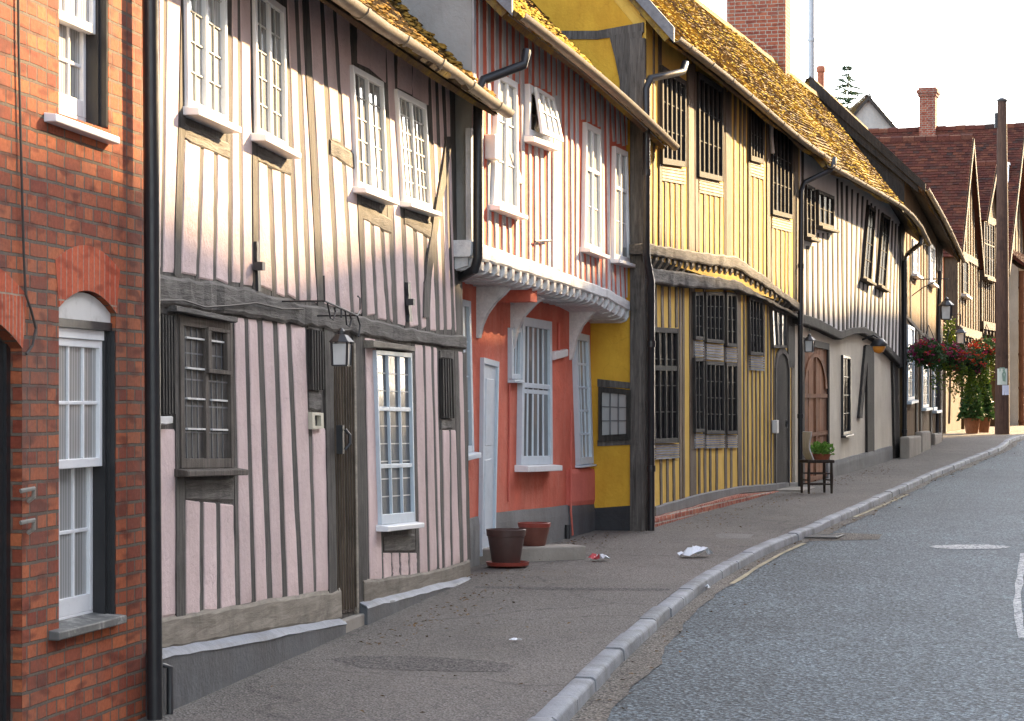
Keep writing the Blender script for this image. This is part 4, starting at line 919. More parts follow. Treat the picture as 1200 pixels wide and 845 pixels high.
# ochre near end with its corner post
mb = MB(); mb.loft([[Vector((u, .02, -.6)), Vector((u, .02, e0 + .02)), Vector((u, 1.9, 8.1)), Vector((u, 4.5, e0 + .02)), Vector((u, 4.5, -.6))] for u in (-.035, 0)]); mb.obj('ochre_end_wall', M['ochre'], YL.root)
mb = MB()
q = [YL.S(x, y, -.06) for x, y in ((714, 42), (752, 36), (753, 140), (727, 140), (726, 95), (721, 70))]
mb.loft([q, [p + Vector((.08, 0, 0)) for p in q]])
q = [YL.S(x, y, -.05) for x, y in ((640, 36), (700, 36), (754, 26), (754, 38), (700, 46), (640, 46))]
mb.loft([q, [p + Vector((.06, 0, 0)) for p in q]])
mb.box((-.07, .0, -.4), (.03, .17, e0)); mb.box((-.02, -.03, -.4), (.14, .0, zj0 + .1))
q = [YL.S(x, y, -.05) for x, y in ((700, 444), (745, 449), (745, 456), (700, 453))]; mb.loft([q, [p + Vector((.05, 0, 0)) for p in q]])
q = [YL.S(x, y, -.05) for x, y in ((700, 516), (745, 514), (745, 521), (700, 523))]; mb.loft([q, [p + Vector((.05, 0, 0)) for p in q]])
mb.obj('corner_post', M['timber_dark'] if False else M['timber_grey'], YL.root)
q = [YL.S(x, y, -.05) for x, y in ((690, 596), (745, 592), (745, 640), (690, 650))]; mb = MB(); mb.loft([q, [p + Vector((.06, 0, 0)) for p in q]]); mb.obj('plinth', M['plinth_black'], YL.root)
# leaded window in the near end
def sidewin(q, u, cols, rows):
    c = [YL.S(x, y, u) for x, y in q]; Bf = lambda s_, t_: c[0].lerp(c[1], s_).lerp(c[3].lerp(c[2], s_), t_); fr = MB(); X = Vector((.05, 0, 0))
    def r(s0, s1, t0, t1, d0=0, th=.05): qq = [Bf(s0, t0), Bf(s1, t0), Bf(s1, t1), Bf(s0, t1)]; fr.loft([[p + Vector((d0, 0, 0)) for p in qq], [p + Vector((d0 + th, 0, 0)) for p in qq]])
    r(0, .1, 0, 1); r(.86, 1, 0, 1); r(.1, .86, 0, .1); r(.1, .86, .88, 1); o = fr.obj('window', M['timber_dark'], YL.root)
    fr2 = fr; fr.__init__()
    for k in range(1, cols): a = lerp(.1, .86, k / cols); r(a - .02, a + .02, .1, .88, .018, .012)
    for k in range(1, rows): a = lerp(.1, .88, k / rows); r(.1, .86, a - .01, a + .01, .0195, .0105)
    fr.obj('leading', M['lead_dark'], o); p = MB(); p.face(*[Bf(a, b) + Vector((.03, 0, 0)) for a, b in ((.08, .08), (.9, .08), (.9, .92), (.08, .92))]); p.obj('pane', M['pane_net'], o)
sidewin([(701, 453), (739, 457), (739, 515), (701, 518)], -.075, 3, 3)
# upper studs
uw = [(776.5, 804.6, 78, 217), (819, 848.5, 84, 232), (880, 895.5, 120, 211), (905, 930, 140, 273)]
Yt = line([(757, 474 - (e0 - 1.32) * 103), (937, 474 - (e1 - 1.32) * 72.9)])
st = MB(); rnd = random.Random(31); x = 767; step = 7.0
while x < 934:
    inwin = [(a, b, t, q) for a, b, t, q in uw if a < x < b]
    w_ = step * .37 * rnd.uniform(.7, 1.45); xb = x + rnd.uniform(-.4, .4)
    y0 = Yt(x) if not inwin else pl([(inwin[0][0], inwin[0][3] - 8), (inwin[0][1], inwin[0][3])], x)
    stud(st, YL, (x + rnd.uniform(-.5, .5), y0), (xb, y_bt(xb) + 2), w_, off=.012, dep=.03, jx=.22, rnd=rnd)
    x += step * rnd.uniform(.9, 1.1); step = lerp(7.0, 4.7, (x - 767) / 167)
for a, b, w_ in (((810, 75), (811, 296), 6.5), ((853, 108), (853.5, 300), 4.5), ((901, 135), (901.5, 330), 4), ((933.5, 160), (934, 352), 5), ((774.5, 80), (774.5, 290), 3), ((816, 84), (817, 294), 3.2), ((878.5, 122), (878.5, 310), 2.5)): stud(st, YL, a, b, w_, off=.02, dep=.05, jx=.25)
# ground floor studs
yb_ = line([(757, 597), (770, 593), (814, 580.5), (865, 570), (914, 566), (937, 564.5)])
def gst(xt, xb, w_, y0=None, y1=None): stud(st, YL, (xt, y_lb(xt) - 2 if y0 is None else y0), (xb, yb_(xb) + 2 if y1 is None else y1), w_ * (.72 if w_ < 4 else .9), off=GO + .012, dep=.04, jx=.22, rnd=rnd)
for x_ in (769, 777, 785.5, 793.5): gst(x_ - .6, x_, 3.6, None, 384)
for x_ in (775, 782.5, 790): gst(x_, x_ + .6, 3.2, 537)
for x_ in (797.5, 801, 809.5): gst(x_, x_ + .8, 3.2)
gst(812, 813.5, 6); gst(866, 867.5, 5); gst(826, 827, 3.5); gst(850, 851, 3.5)
for x_ in (820, 833, 840.5, 857.5): gst(x_, x_, 3, 524)
for x_ in (872.2, 876.5): gst(x_, x_ + .6, 2.2)
for x_ in (882, 886.5, 891): gst(x_, x_ + .6, 2, 434)
for x_ in (896, 900, 904, 907.5): gst(x_, x_ + .5, 2)
for x_ in (924.5, 928.5, 932): gst(x_, x_ + .4, 2, 430)
st.obj('timber_studs', M['stud_brown'], YL.root)
mb = MB(); X = (757.5, 814, 865, 892, 931, 938)
beam(mb, YL, [(x, y_bt(x)) for x in X], [(x, y_bb(x)) for x in X], .06, .2, 40, 1.0, .010)
beam(mb, YL, [(x, y_lt(x)) for x in X], [(x, y_lb(x)) for x in X], .01, .2, 40, 1.0, .010)
x = 762; 
while x < 936:
    a = YL.P(x, y_bb(x) - 1, .03); b = YL.P(x, y_lt(x) + 1, .03); w_ = .07; mb.loft([[Vector((a.x + du, -o, z)) for o, z in ((.03, a.z), (.03, lerp(a.z, b.z, .4)), (-.04, b.z), (-.2, b.z), (-.2, a.z))] for du in (-w_, w_)])
    x += pl([(757, 7.6), (937, 5)], x)
mb.obj('jetty_beams', M['grey_beam'], YL.root)
q = MB(); beam(q, YL, [(924, 362), (936, 370)], [(924, 431), (936, 431)], GO + .02, .05, 4); q.obj('dark_panel', M['timber_dark'], YL.root)
M['dark_mull'] = m_wood('black_oak_mullions', (.02, .018, .017), (.06, .055, .05), isl=(.8, 1.2))
window(YL, [(776.5, 76), (804.6, 95), (804.6, 196), (777, 192)], 5, 1, 3, fw=.07, mw=.06, off=.03, dep=.1, fmat='dark_mull', pmat='pane_dim')
window(YL, [(819.5, 84), (848, 103), (848, 213), (820, 207)], 5, 1, 3, fw=.07, mw=.06, off=.03, dep=.1, fmat='dark_mull', pmat='pane_dim')
window(YL, [(880, 122), (895.3, 133), (895.3, 192), (880.5, 188)], 4, 1, 2, fw=.07, mw=.06, off=.03, dep=.1, fmat='dark_mull', pmat='pane_dim')
window(YL, [(906, 142), (929.5, 157), (929.5, 257), (906, 251)], 5, 1, 3, fw=.07, mw=.06, off=.03, dep=.1, fmat='dark_mull', pmat='pane_dim')
def slats(q, mat, off, n=5):
    B, W_, H_ = qbil(YL, q, off); s = MB()
    for k in range(n): brect(s, B, 0, 1, k / n + .02, (k + .86) / n, RND.uniform(0, .006), .03)
    s.obj('slatted_panel', M[mat], YL.root)
for q in ([(776.5, 194), (804, 198), (804, 217), (776.5, 212)], [(820, 208), (848, 214.5), (848, 232), (820, 226)], [(880, 189), (895.5, 193), (895.5, 211), (880, 206)], [(905.5, 252), (929, 258), (929, 273), (905.5, 267)]): slats(q, 'slat_oak', .022)
window(YL, [(765, 383), (795.5, 385), (796, 519), (768, 520)], 4, 1, 4, fw=.06, mw=.05, off=GO + .03, dep=.1, fmat='dark_mull', pmat='pane_dim', heavy=(.35,), hb=.06)
for qa, n_ in (([(815, 342), (825, 342), (825.5, 399), (815.5, 398)], 2), ([(828, 342), (849, 342), (849, 403), (828.5, 401)], 4), ([(852, 342), (864, 343), (864.5, 407), (852.5, 406)], 2), ([(815, 419), (825.5, 419), (826, 507), (815.8, 507)], 2), ([(828, 423), (849, 424), (850, 509), (828.5, 509)], 4), ([(852, 425), (864.5, 425), (865, 509), (853, 509)], 2)):
    window(YL, qa, n_, 1, 4, fw=.05, mw=.045, off=GO + .03, dep=.1, fmat='dark_mull', pmat='pane_dim')
for q in ([(768.5, 521), (796.5, 520), (796.5, 537), (769, 539)], [(814.5, 399), (825.5, 400), (825.5, 418.5), (814.8, 418)], [(828.5, 402.5), (848, 404), (848.5, 423), (828.5, 421.5)], [(851.5, 407), (864, 408), (864.5, 424.5), (852, 424)], [(815.5, 508), (825.5, 508), (826, 525), (815.5, 526)], [(828, 509.5), (849.5, 509.5), (850, 525), (828.5, 526)], [(853, 509.5), (865, 509.5), (865, 525), (853.5, 525)], [(880, 417), (896, 418), (896.5, 435), (880.5, 434)]): slats(q, 'slat_grey', GO + .035, 6)
window(YL, [(879, 347), (894.5, 352), (895.5, 417), (880, 416)], 4, 1, 3, fw=.05, mw=.045, off=GO + .03, dep=.1, fmat='dark_mull', pmat='pane_dim')
window(YL, [(905, 358), (922.5, 366), (923, 408), (907, 408)], 3, 1, 3, fw=.05, mw=.03, off=GO + .03, dep=.1, fmat='timber_grey', pmat='pane_soft', bmat='lead_dark', bw=.01)
# arched plank door
a0, a1 = YL.P(909, 500, GO + .01).x, YL.P(923.5, 500, GO + .01).x; zt_, zb_ = YL.P(912, 432, GO).z, YL.P(914, 572, GO).z
s = MB()
arch = lambda y, m=0: [Vector((a0 - m, y, zb_)), Vector((a0 - m, y, zt_))] + [Vector((lerp(a0 - m, a1 + m, t), y, zt_ + (.24 + m) * math.sqrt(max(0, 1 - (2 * t - 1) ** 2)))) for t in [i / 8 for i in range(1, 8)]] + [Vector((a1 + m, y, zt_)), Vector((a1 + m, y, zb_))]
s.slab(arch(-GO - .012), .05); dd = s.obj('door', M['timber_dark'], YL.root)
s = MB(); n_ = len(arch(0)); A1, A2 = arch(-GO - .03, .1), arch(-GO - .03, 0)
for i in range(n_ - 1): s.slab([A1[i], A1[i + 1], A2[i + 1], A2[i]], .06)
s.obj('door_frame', M['timber_grey'], YL.root)
s = MB(); c0 = Vector(((a0 + a1) / 2 + .2, -GO - .05, zb_ + 1.0)); s.tube([c0 + Vector((.06 * math.cos(k * math.pi / 6), 0, .06 * math.sin(k * math.pi / 6))) for k in range(13)], .01, 5); s.obj('ring_handle', M['iron'], dd)
s = MB(); s.box((a0 - .1, -.3, zb_ - .3), (a1 + .15, -GO - .01, zb_ - .005)); s.obj('door_step', M['stone'], YL.root, bevel=.01)
s = MB(); q = YL.P(910, 500, GO + .06); s.box((q.x - .12, q.y - .03, q.z - .1), (q.x + .04, q.y + .05, q.z + .1)); s.obj('letter_box', M['white_old'], YL.root, bevel=.01)
s = MB(); X = (769, 814, 865, 914, 938); beam(s, YL, [(x, yb_(x)) for x in X], [(769, 606), (814, 594), (865, 579), (914, 575), (938, 574)], GO + .03, .1, 24, .5, .006); s.obj('plinth', M['concrete'], YL.root)
s = MB(); beam(s, YL, [(757, 610), (769, 606.5), (814, 594.5), (865, 579.5), (914, 575.5), (938, 574.5)], [(757, 640), (814, 618), (865, 604), (914, 592), (938, 588)], GO + .09, .15, 24, .5, .012); s.obj('brick_footing', M['brick_old'], YL.root)
# roof
def wave(t): return .04 * math.sin(t * 5.2) - .05 * math.sin(t * 3.14)
ro, S, nr = roof(YL, (-.12, L + .5), lambda t: lerp(e0, e1, t) + wave(t), (-.12, L + .35), lambda t: 8.36 - .12 * math.sin(t * 3.1), -.31, 1.9, 'tile_gold', seed=12, wav=.05, tw=.15, th=.085)
c_ = clumps(YL, S, nr, 'moss_gold', 1100, 0, 1, 0, 1, .015, .05, 24); c_.parent = ro
gutter(YL, [Vector((lerp(-.1, L + .55, i / 9), -.37, lerp(e0, e1, i / 9) + wave(i / 9) - .01)) for i in range(10)], .058, 'gutter_cream')
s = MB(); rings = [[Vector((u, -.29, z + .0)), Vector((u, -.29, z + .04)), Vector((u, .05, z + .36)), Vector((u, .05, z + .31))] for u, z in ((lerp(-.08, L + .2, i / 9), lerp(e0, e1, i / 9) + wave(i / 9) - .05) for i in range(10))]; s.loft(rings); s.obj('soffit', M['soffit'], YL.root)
s = MB(); s.loft([[Vector((u, -.36, e0 - .08)), Vector((u, -.36, e0 + .09)), Vector((u, 1.9, 8.44)), Vector((u, 1.9, 8.22))] for u in (-.17, -.125)]); s.obj('bargeboard', M['verge_lead'], YL.root)
pipe(YL, [YL.P(803, 74, .37), YL.P(800, 84, .37), YL.P(762, 92, .13), YL.P(757.5, 104, .1), YL.P(757.5, 300, .1), YL.P(763, 330, .1), YL.P(763, 622, .1)], .042, 'black', collars=1.4)
s = MB(); q = YL.P(904, 160, .05); s.tube([q + Vector((0, 0, .3)), q, q + Vector((0, -.02, -.25))], .03, 8); s.obj('short_flue', M['white_old'], YL.root)
ch = W2L(YL, 901, 60, 45.2)
chimney('chimney', 'chim_brick', (ch.x, ch.y + .2, 0), 0, .62, 1.16, 5.5, 11.6, YL.root, 2)

# ================================================================ the white house
WH = Plan(937, 72.9, 1060, 55)
WH.thing('timber_framed_house', 'white limewashed house with black timber stripes upstairs and an arched wooden gate', 'house', 'timber framed houses along the street')
L = WH.L; GO = -.1; e0, e1 = 5.46, 5.0
WE = lambda t: pl([(-.1, 5.46), (0, 5.46), (.5, 5.5), (.72, 5.5), (.87, 5.36), (1, 5.04), (1.1, 4.9)], t)
print('WH L', L, WH.gz(0), WH.gz(L))
w_jt = line([(937, 366), (965, 376), (986, 388), (1000, 384), (1014, 383), (1030, 392), (1053, 417), (1062, 424)]); w_jb = line([(937, 378), (965, 388), (986, 398), (1000, 392), (1014, 391), (1030, 401), (1053, 426), (1062, 433)])
mb = MB(); rings = []
for x_ in (937.2, 950, 965, 976, 986, 1000, 1014, 1030, 1042, 1053, 1059.9):
    a_ = WH.P(x_, w_jb(x_) - 2); e = WE(a_.x / L); rings.append([Vector((a_.x, 0, a_.z)), Vector((a_.x, 0, e + .25)), Vector((a_.x, 1.9, 8.1)), Vector((a_.x, 4.6, e + .25)), Vector((a_.x, 4.6, a_.z))])
mb.loft(rings); mb.obj('upper_wall', M['white_pl'], WH.root)
mb = MB(); mb.box((.16, -GO, -.6), (L, 4.6, 3.4)); mb.obj('ground_floor_wall', M['cream'], WH.root)
Wt = line([(937, 474 - (e0 - 1.32) * 72.9), (1060, 474 - (e1 - 1.32) * 55)])
st = MB(); rnd = random.Random(41); x = 941; step = 6.2
ww = [(944, 957, 285), (958, 979, 270)]
while x < 1058:
    iw = [q for a, b, q in ww if a < x < b]; y0 = iw[0] + 3 if iw else Wt(x)
    ln = pl([(941, 0), (990, -1), (1010, 3.5), (1050, 2), (1060, 1)], x)
    stud(st, WH, (x + ln, y0), (x - ln, w_jt(x) + 1), step * .36 * rnd.uniform(.8, 1.25), off=.012, dep=.04, jx=.2, rnd=rnd)
    x += step * rnd.uniform(.92, 1.1); step = lerp(6.2, 3.6, (x - 941) / 117)
beam(st, WH, [(x, w_jt(x)) for x in (938, 965, 986, 1000, 1014, 1030, 1053, 1060)], [(x, w_jb(x)) for x in (938, 965, 986, 1000, 1014, 1030, 1053, 1060)], .03, .16, 40, .5, .006)
for a, b, w_ in (((1020.5, 404), (1021, 556), 8), ((1016.5, 405), (1009, 490), 3.5), ((1049.5, 424), (1052, 543), 6), ((1057.5, 262), (1057, 430), 4)): stud(st, WH, a, b, w_, off=(.03 if b[1] < 440 else GO + .05), dep=.15, jx=.3)
st.obj('timber_studs', M['timber_dark'], WH.root)
window(WH, [(945.5, 215), (955.5, 220), (956, 280), (946, 277)], 2, 1, 3, fw=.06, off=.04, dep=.1, fmat='dark_mull', pmat='pane_dim', sill=(.08, .06, .05))
window(WH, [(959.5, 222), (978, 230), (978, 269), (960, 264)], 3, 1, 2, fw=.06, off=.04, dep=.1, fmat='dark_mull', pmat='pane_dim', sill=(.08, .06, .1))
window(WH, [(1019, 240), (1027, 246), (1021.5, 331), (1012, 326)], 1, 2, 4, fw=.06, off=.04, dep=.1, fmat='dark_mull', pmat='pane_dim', sill=(.08, .06, .1))
window(WH, [(1036, 250), (1044, 255), (1038, 339), (1029.5, 334)], 1, 2, 4, fw=.06, off=.04, dep=.1, fmat='dark_mull', pmat='pane_dim', sill=(.08, .06, .1))
window(WH, [(988.5, 416), (997.5, 418), (997.5, 508), (988.5, 510)], 1, 2, 4, fw=.05, off=GO + .02, dep=.08, fmat='black', pmat='pane_dim', sill=(.05, .05, .02))
B, W_, H_ = qbil(WH, [(941, 404), (969, 410), (969, 562), (941, 572)], GO + .02); s = MB()
for k in range(9): brect(s, B, k / 9 + .004, (k + 1) / 9 - .004, .0, 1, RND.uniform(0, .008), .05)
gt = s.obj('gate', M['gate_wood'], WH.root)
s = MB(); n_ = 12                                 # planted arch moulding and ledges
for i in range(n_): 
    t0, t1 = i / n_, (i + 1) / n_; f = lambda t, m: B(.5 + (.5 - m) * math.cos(math.pi * (1 - t)), .3 - (.26 - m * .3) * math.sin(math.pi * t)) + Vector((0, -.02, 0))
    s.slab([f(t0, .02), f(t1, .02), f(t1, .1), f(t0, .1)], .03)
for t in (.34, .62, .94): brect(s, B, .02, .98, t, t + .03, -.018, .03)
brect(s, B, .48, .52, .05, 1, -.016, .03)
s.obj('gate_moulding', M['gate_wood'], gt)
s = MB(); brect(s, B, -.06, 0, 0, 1, -.03, .1); brect(s, B, 1, 1.05, 0, 1, -.03, .1); brect(s, B, -.06, 1.05, -.05, 0, -.028, .1); s.obj('gate_frame', M['timber_dark'], WH.root)
s = MB(); X = (971, 1014, 1046); beam(s, WH, [(971, 543), (1014, 531), (1046, 523)], [(971, 590), (1014, 570), (1046, 555)], GO + .06, .15, 12, .4, .006); s.obj('plinth', M['concrete'], WH.root)
ro, S, nr = roof(WH, (.1, L + .25), lambda t: WE(t) , (-.3, L + .25), lambda t: 8.32 - .05 * t, -.42, 1.9, 'tile_gold', seed=17, wav=.06, tw=.15, th=.085)
c_ = clumps(WH, S, nr, 'moss_gold', 1200, 0, 1, 0, 1, .015, .055, 34); c_.parent = ro
gutter(WH, [Vector((lerp(.1, L + .3, i / 9), -.48, WE(i / 9) - .01)) for i in range(10)], .055, 'gutter_cream')
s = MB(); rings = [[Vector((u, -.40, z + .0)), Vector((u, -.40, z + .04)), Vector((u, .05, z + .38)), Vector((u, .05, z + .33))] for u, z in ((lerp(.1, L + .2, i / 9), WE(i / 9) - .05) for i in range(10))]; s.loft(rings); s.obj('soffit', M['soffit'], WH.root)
pipe(WH, [WH.P(978, 186, .5), WH.P(976, 196, .5), WH.P(972, 200, .45), WH.P(942, 214, .1), WH.P(939, 224, .09), WH.P(938, 400, .08), WH.P(938, 575, .06)], .042, 'black', collars=1.4)
pipe(WH, [WH.P(1080, 272, .42), WH.P(1079, 285, .42), WH.P(1063, 298, .08), WH.P(1060, 306, .08), WH.P(1060, 545, .05)], .05, 'black', collars=1.4)
pt = W2L(WH, 962, 90, 58.0)
s = MB(); s.lathe([(.085, 5), (.085, pt.z + .1), (.11, pt.z + .12), (.11, pt.z + .24), (.085, pt.z + .27), (.07, pt.z + .27), (.07, pt.z)], (pt.x, pt.y, 0), 14); s.obj('chimney_pot', M['terracotta'], WH.root, smooth=40)
# ================================================================ tan timbered house with the lamp and baskets
TB = Plan(1060, 55, 1105, 47)
TB.thing('timber_framed_house', 'tan plastered house with white windows between the white house and the hanging baskets', 'house', 'timber framed houses along the street')
L = TB.L; e0, e1 = 6.2, 5.2
print('TB L', L, TB.gz(0), TB.gz(L))
body(TB, 0, L, (e0 + .25, e1 + .25), 4.8, (8.35, 8.35), 'tan', yr=2.0)
st = MB(); rnd = random.Random(51)
for x in (1064, 1068, 1080.5, 1084, 1087.5, 1099, 1102, 1104): stud(st, TB, (x, 474 - 4.0 * pl([(1060, 55), (1105, 47)], x)), (x, pl([(1060, 372), (1105, 408)], x)), rnd.uniform(1.2, 2.2), off=.02, dep=.04, jx=.15)
beam(st, TB, [(1061, 366), (1080, 388), (1105, 404)], [(1061, 371), (1080, 393), (1105, 408)], .04, .08, 10, .3, .005)
for x in (1062, 1075, 1080, 1092, 1103.5): stud(st, TB, (x, pl([(1060, 372), (1105, 408)], x)), (x, pl([(1060, 536), (1105, 514)], x)), 2.2, off=.03, dep=.05, jx=.15)
st.obj('timber_studs', M['far_timber'], TB.root)
for q in ([(1071, 280), (1077.5, 286), (1077.5, 324), (1071, 320)], [(1090.5, 284), (1096, 290), (1096, 334), (1090.5, 330)]): window(TB, q, 1, 2, 3, fw=.07, off=.04, dep=.1, pmat='pane_net', sill=(.08, .07, .06))
for q in ([(1064.5, 380), (1072, 384), (1072, 468), (1064.5, 470)], [(1082, 424), (1089, 427), (1089, 477), (1082, 478)], [(1094.5, 424), (1100, 427), (1100, 480), (1094.5, 481)]): window(TB, q, 1, 2, 4, fw=.07, off=.04, dep=.1, fmat='blue_white', pmat='pane_net', sill=(.08, .07, .05))
s = MB()
for xa, xb, ya, o in ((1066, 1080, 512, .22), (1081, 1091, 506, .18), (1096, 1104, 508, .12)): a, b = TB.P(xa, ya, o), TB.P(xb, ya, o); s = MB(); s.box((a.x, -o, -.3), (b.x, -.01, a.z)); s.obj('stone_plinth', M['stone'], TB.root, bevel=.04)
ro, S, nr = roof(TB, (-.15, L + .3), lambda t: lerp(e0, e1, t) + .08 * math.sin(t * 3.1), (-.15, L + .3), lambda t: 8.6, -.42, 2.0, 'tile_brown', seed=19, wav=.05, tw=.16, th=.1)
c_ = clumps(TB, S, nr, 'moss_gold', 300, 0, 1, 0, .1, .02, .05, 44); c_.parent = ro
gutter(TB, [Vector((lerp(-.1, L + .4, i / 6), -.48, lerp(e0, e1, i / 6) + .08 * math.sin(i / 6 * 3.1) - .01)) for i in range(7)], .055, 'gutter_cream')
s = MB(); s.loft([[Vector((u, -.46, e0 - .1)), Vector((u, -.46, e0 + .08)), Vector((u, 2.0, 8.66)), Vector((u, 2.0, 8.36))] for u in (-.2, -.155)]); s.loft([[Vector((u, -.3, e0 - .1)), Vector((u, -.3, e0 + .1)), Vector((u, 2.0, 8.38)), Vector((u, 2.0, 8.1))] for u in (-.15, -.02)]); s.loft([[Vector((u, .0, 3)), Vector((u, .0, e0 + .2)), Vector((u, 2.0, 8.33)), Vector((u, 4, 6.3)), Vector((u, 4, 3))] for u in (-.03, -.002)]); s.obj('bargeboard', M['timber_dark'], TB.root)  # last loft: shadow on the near gable put into the colour as dark boarding
s = MB(); s.loft([[Vector((u, -.4, z)), Vector((u, -.4, z + .04)), Vector((u, .05, z + .38)), Vector((u, .05, z + .33))] for u, z in ((-.1, e0 - .03), (L + .2, e1 - .03))]); s.obj('soffit', M['soffit'], TB.root)
pipe(TB, [TB.P(1101.5, 318, .06), TB.P(1098, 520, .06)], .045, 'black', collars=2)

# ================================================================ far houses round the bend
FA = Plan(1121, 43.2, 1146.5, 39.6)
FA.thing('gabled_house', 'narrow plastered gable house with a jettied upper floor behind the hanging baskets', 'house')
L = FA.L; print('FA L', L, FA.gz(0))
ze, zr = 5.75, 9.15
mb = MB(); prof = lambda y: [Vector((0, y, 3.7)), Vector((0, y, ze)), Vector((L / 2, y, zr)), Vector((L, y, ze)), Vector((L, y, 3.7))]
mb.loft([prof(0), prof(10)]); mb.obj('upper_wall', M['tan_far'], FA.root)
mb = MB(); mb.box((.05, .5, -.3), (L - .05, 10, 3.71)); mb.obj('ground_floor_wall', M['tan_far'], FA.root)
s = MB(); s.box((-.02, .35, 3.0), (0.0, 9, ze - .1)); s.obj('side_wall_panel', M['red'], FA.root)
cross_roof(FA, ze, zr, 10, 'tile_red', 61, over=.12, front=.14); barge(FA, ze, zr, 'far_timber', over=.12, front=.18)
st = MB()
for k in range(9): u = lerp(.06, L - .06, k / 8); st.box((u - .07, -.03, 3.72), (u + .07, .02, ze + .0 + (zr - ze) * (1 - abs(2 * u / L - 1)) - .25))
st.box((-.1, -.1, 3.5), (L + .1, .12, 3.74)); st.box((-.05, -.05, ze - .1), (L + .05, .01, ze + .1)); st.box((-.06, -.04, 3.7), (.1, .3, ze)); st.box((-.05, .28, -.2), (.2, .5, 3.6))
for k in range(8): st.box((lerp(.2, L - .3, k / 7), -.06, 3.36), (lerp(.2, L - .3, k / 7) + .12, .6, 3.5))
st.obj('timber_frame', M['far_timber'], FA.root)
window(FA, [(1129, 300), (1135, 306), (1135, 348), (1129, 344)], 1, 2, 3, fw=.08, off=.05, dep=.08, fmat='far_timber', smat='white_old', pmat='pane_dim', sill=(.1, .08, .08))
window(FA, [(1129, 415), (1136, 417), (1136, 465), (1129, 466)], 2, 1, 3, fw=.08, off=-.46, dep=.1, fmat='far_timber', smat='white_old', pmat='pane_dim', sill=(.1, .08, .08))
FB = Plan(1149.5, 39.4, 1171, 37.6)
FB.thing('gabled_house', 'small grey timbered bay house with tall mullioned window beside the telegraph pole', 'house')
L = FB.L; ze, zr = 7.2, 8.9
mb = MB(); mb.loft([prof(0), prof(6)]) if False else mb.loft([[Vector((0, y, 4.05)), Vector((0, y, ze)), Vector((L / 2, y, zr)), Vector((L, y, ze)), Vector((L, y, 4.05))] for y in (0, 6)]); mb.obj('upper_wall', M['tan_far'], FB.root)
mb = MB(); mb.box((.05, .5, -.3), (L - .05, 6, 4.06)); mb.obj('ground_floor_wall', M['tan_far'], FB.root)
cross_roof(FB, ze, zr, 6, 'tile_red', 63, over=.15, front=.2); barge(FB, ze, zr, 'far_timber', over=.15, front=.24, w=.14)
st = MB()
for k in range(10): u = lerp(.05, L - .05, k / 9); st.box((u - .05, -.03, 4.06), (u + .05, .02, ze))
st.box((-.08, -.1, 3.85), (L + .08, .12, 4.08)); st.box((-.05, -.05, ze - .08), (L + .05, .01, ze + .1)); st.box((-.06, -.04, 4.0), (.14, .2, ze))
for k in range(6): st.box((lerp(.1, L - .2, k / 5), -.06, 3.7), (lerp(.1, L - .2, k / 5) + .12, .6, 3.85))
st.obj('timber_frame', M['far_timber'], FB.root)
window(FB, [(1153.5, 256), (1166, 262), (1166, 328), (1153.5, 324)], 4, 1, 3, fw=.08, off=.08, dep=.1, fmat='far_timber', pmat='pane_dim', heavy=(.42,), sill=(.12, .1, .08))
window(FB, [(1153, 400), (1160, 402), (1160, 470), (1153, 472)], 2, 1, 3, fw=.08, off=-.46, dep=.1, fmat='far_timber', smat='white_old', pmat='pane_dim', sill=(.1, .08, .08))
FC = Plan(1169, 36.4, 1203, 33.0)
FC.thing('gabled_house', 'tall gabled house with a big red tiled roof and brick chimney behind the telegraph pole', 'house')
L = FC.L; ze, zr = 6.4, 11.0; print('FC L', L)
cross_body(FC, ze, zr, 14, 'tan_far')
cross_roof(FC, ze, zr, 14, 'tile_red', 67, over=.4, front=.4); barge(FC, ze, zr, 'far_timber', over=.4, front=.44)
st = MB()
for k in range(11): u = lerp(.08, L - .08, k / 10); st.box((u - .08, -.03, 3.9), (u + .08, .02, ze + (zr - ze) * (1 - abs(2 * u / L - 1)) - .3))
st.box((-.05, -.06, 3.75), (L + .05, .03, 4.0)); st.box((-.03, -.05, ze - .1), (L + .03, .03, ze + .1)); st.obj('timber_frame', M['far_timber'], FC.root)
for q in ([(1179, 258), (1185, 262), (1185, 312), (1179, 309)],[(1182, 190), (1188, 193), (1188, 226), (1182, 224)]): window(FC, q, 2, 1, 2, fw=.08, off=.06, dep=.1, pmat='pane_net', sill=(.1, .1, .1))
c = W2L(FC, 1080, 120, 77.5)
chimney('chimney', 'chim_brick', (L / 2, c.y, 0), 0, .62, .55, 8.5, EYE + (474 - 97) / F * 77.5, FC.root, 0)
FD = Plan(1193, 35.6, 1300, 27)
FD.thing('rendered_house', 'cream rendered house with a low tiled roof at the right edge beyond the pole', 'house')
body(FD, 0, FD.L, (6.1, 6.1), 6, (8.6, 8.6), 'cream')
roof(FD, (-.2, FD.L), lambda t: 6.1, (-.2, FD.L), lambda t: 8.75, -.4, 3.0, 'tile_red', seed=71)
pipe(FD, [Vector((.12, -.1, 6.0)), Vector((.12, -.1, .5))], .1, 'gate_wood')
s = MB(); s.box((.5, -.05, -.2), (6, .0, 1.4)); s.obj('plinth', M['pink'], FD.root)
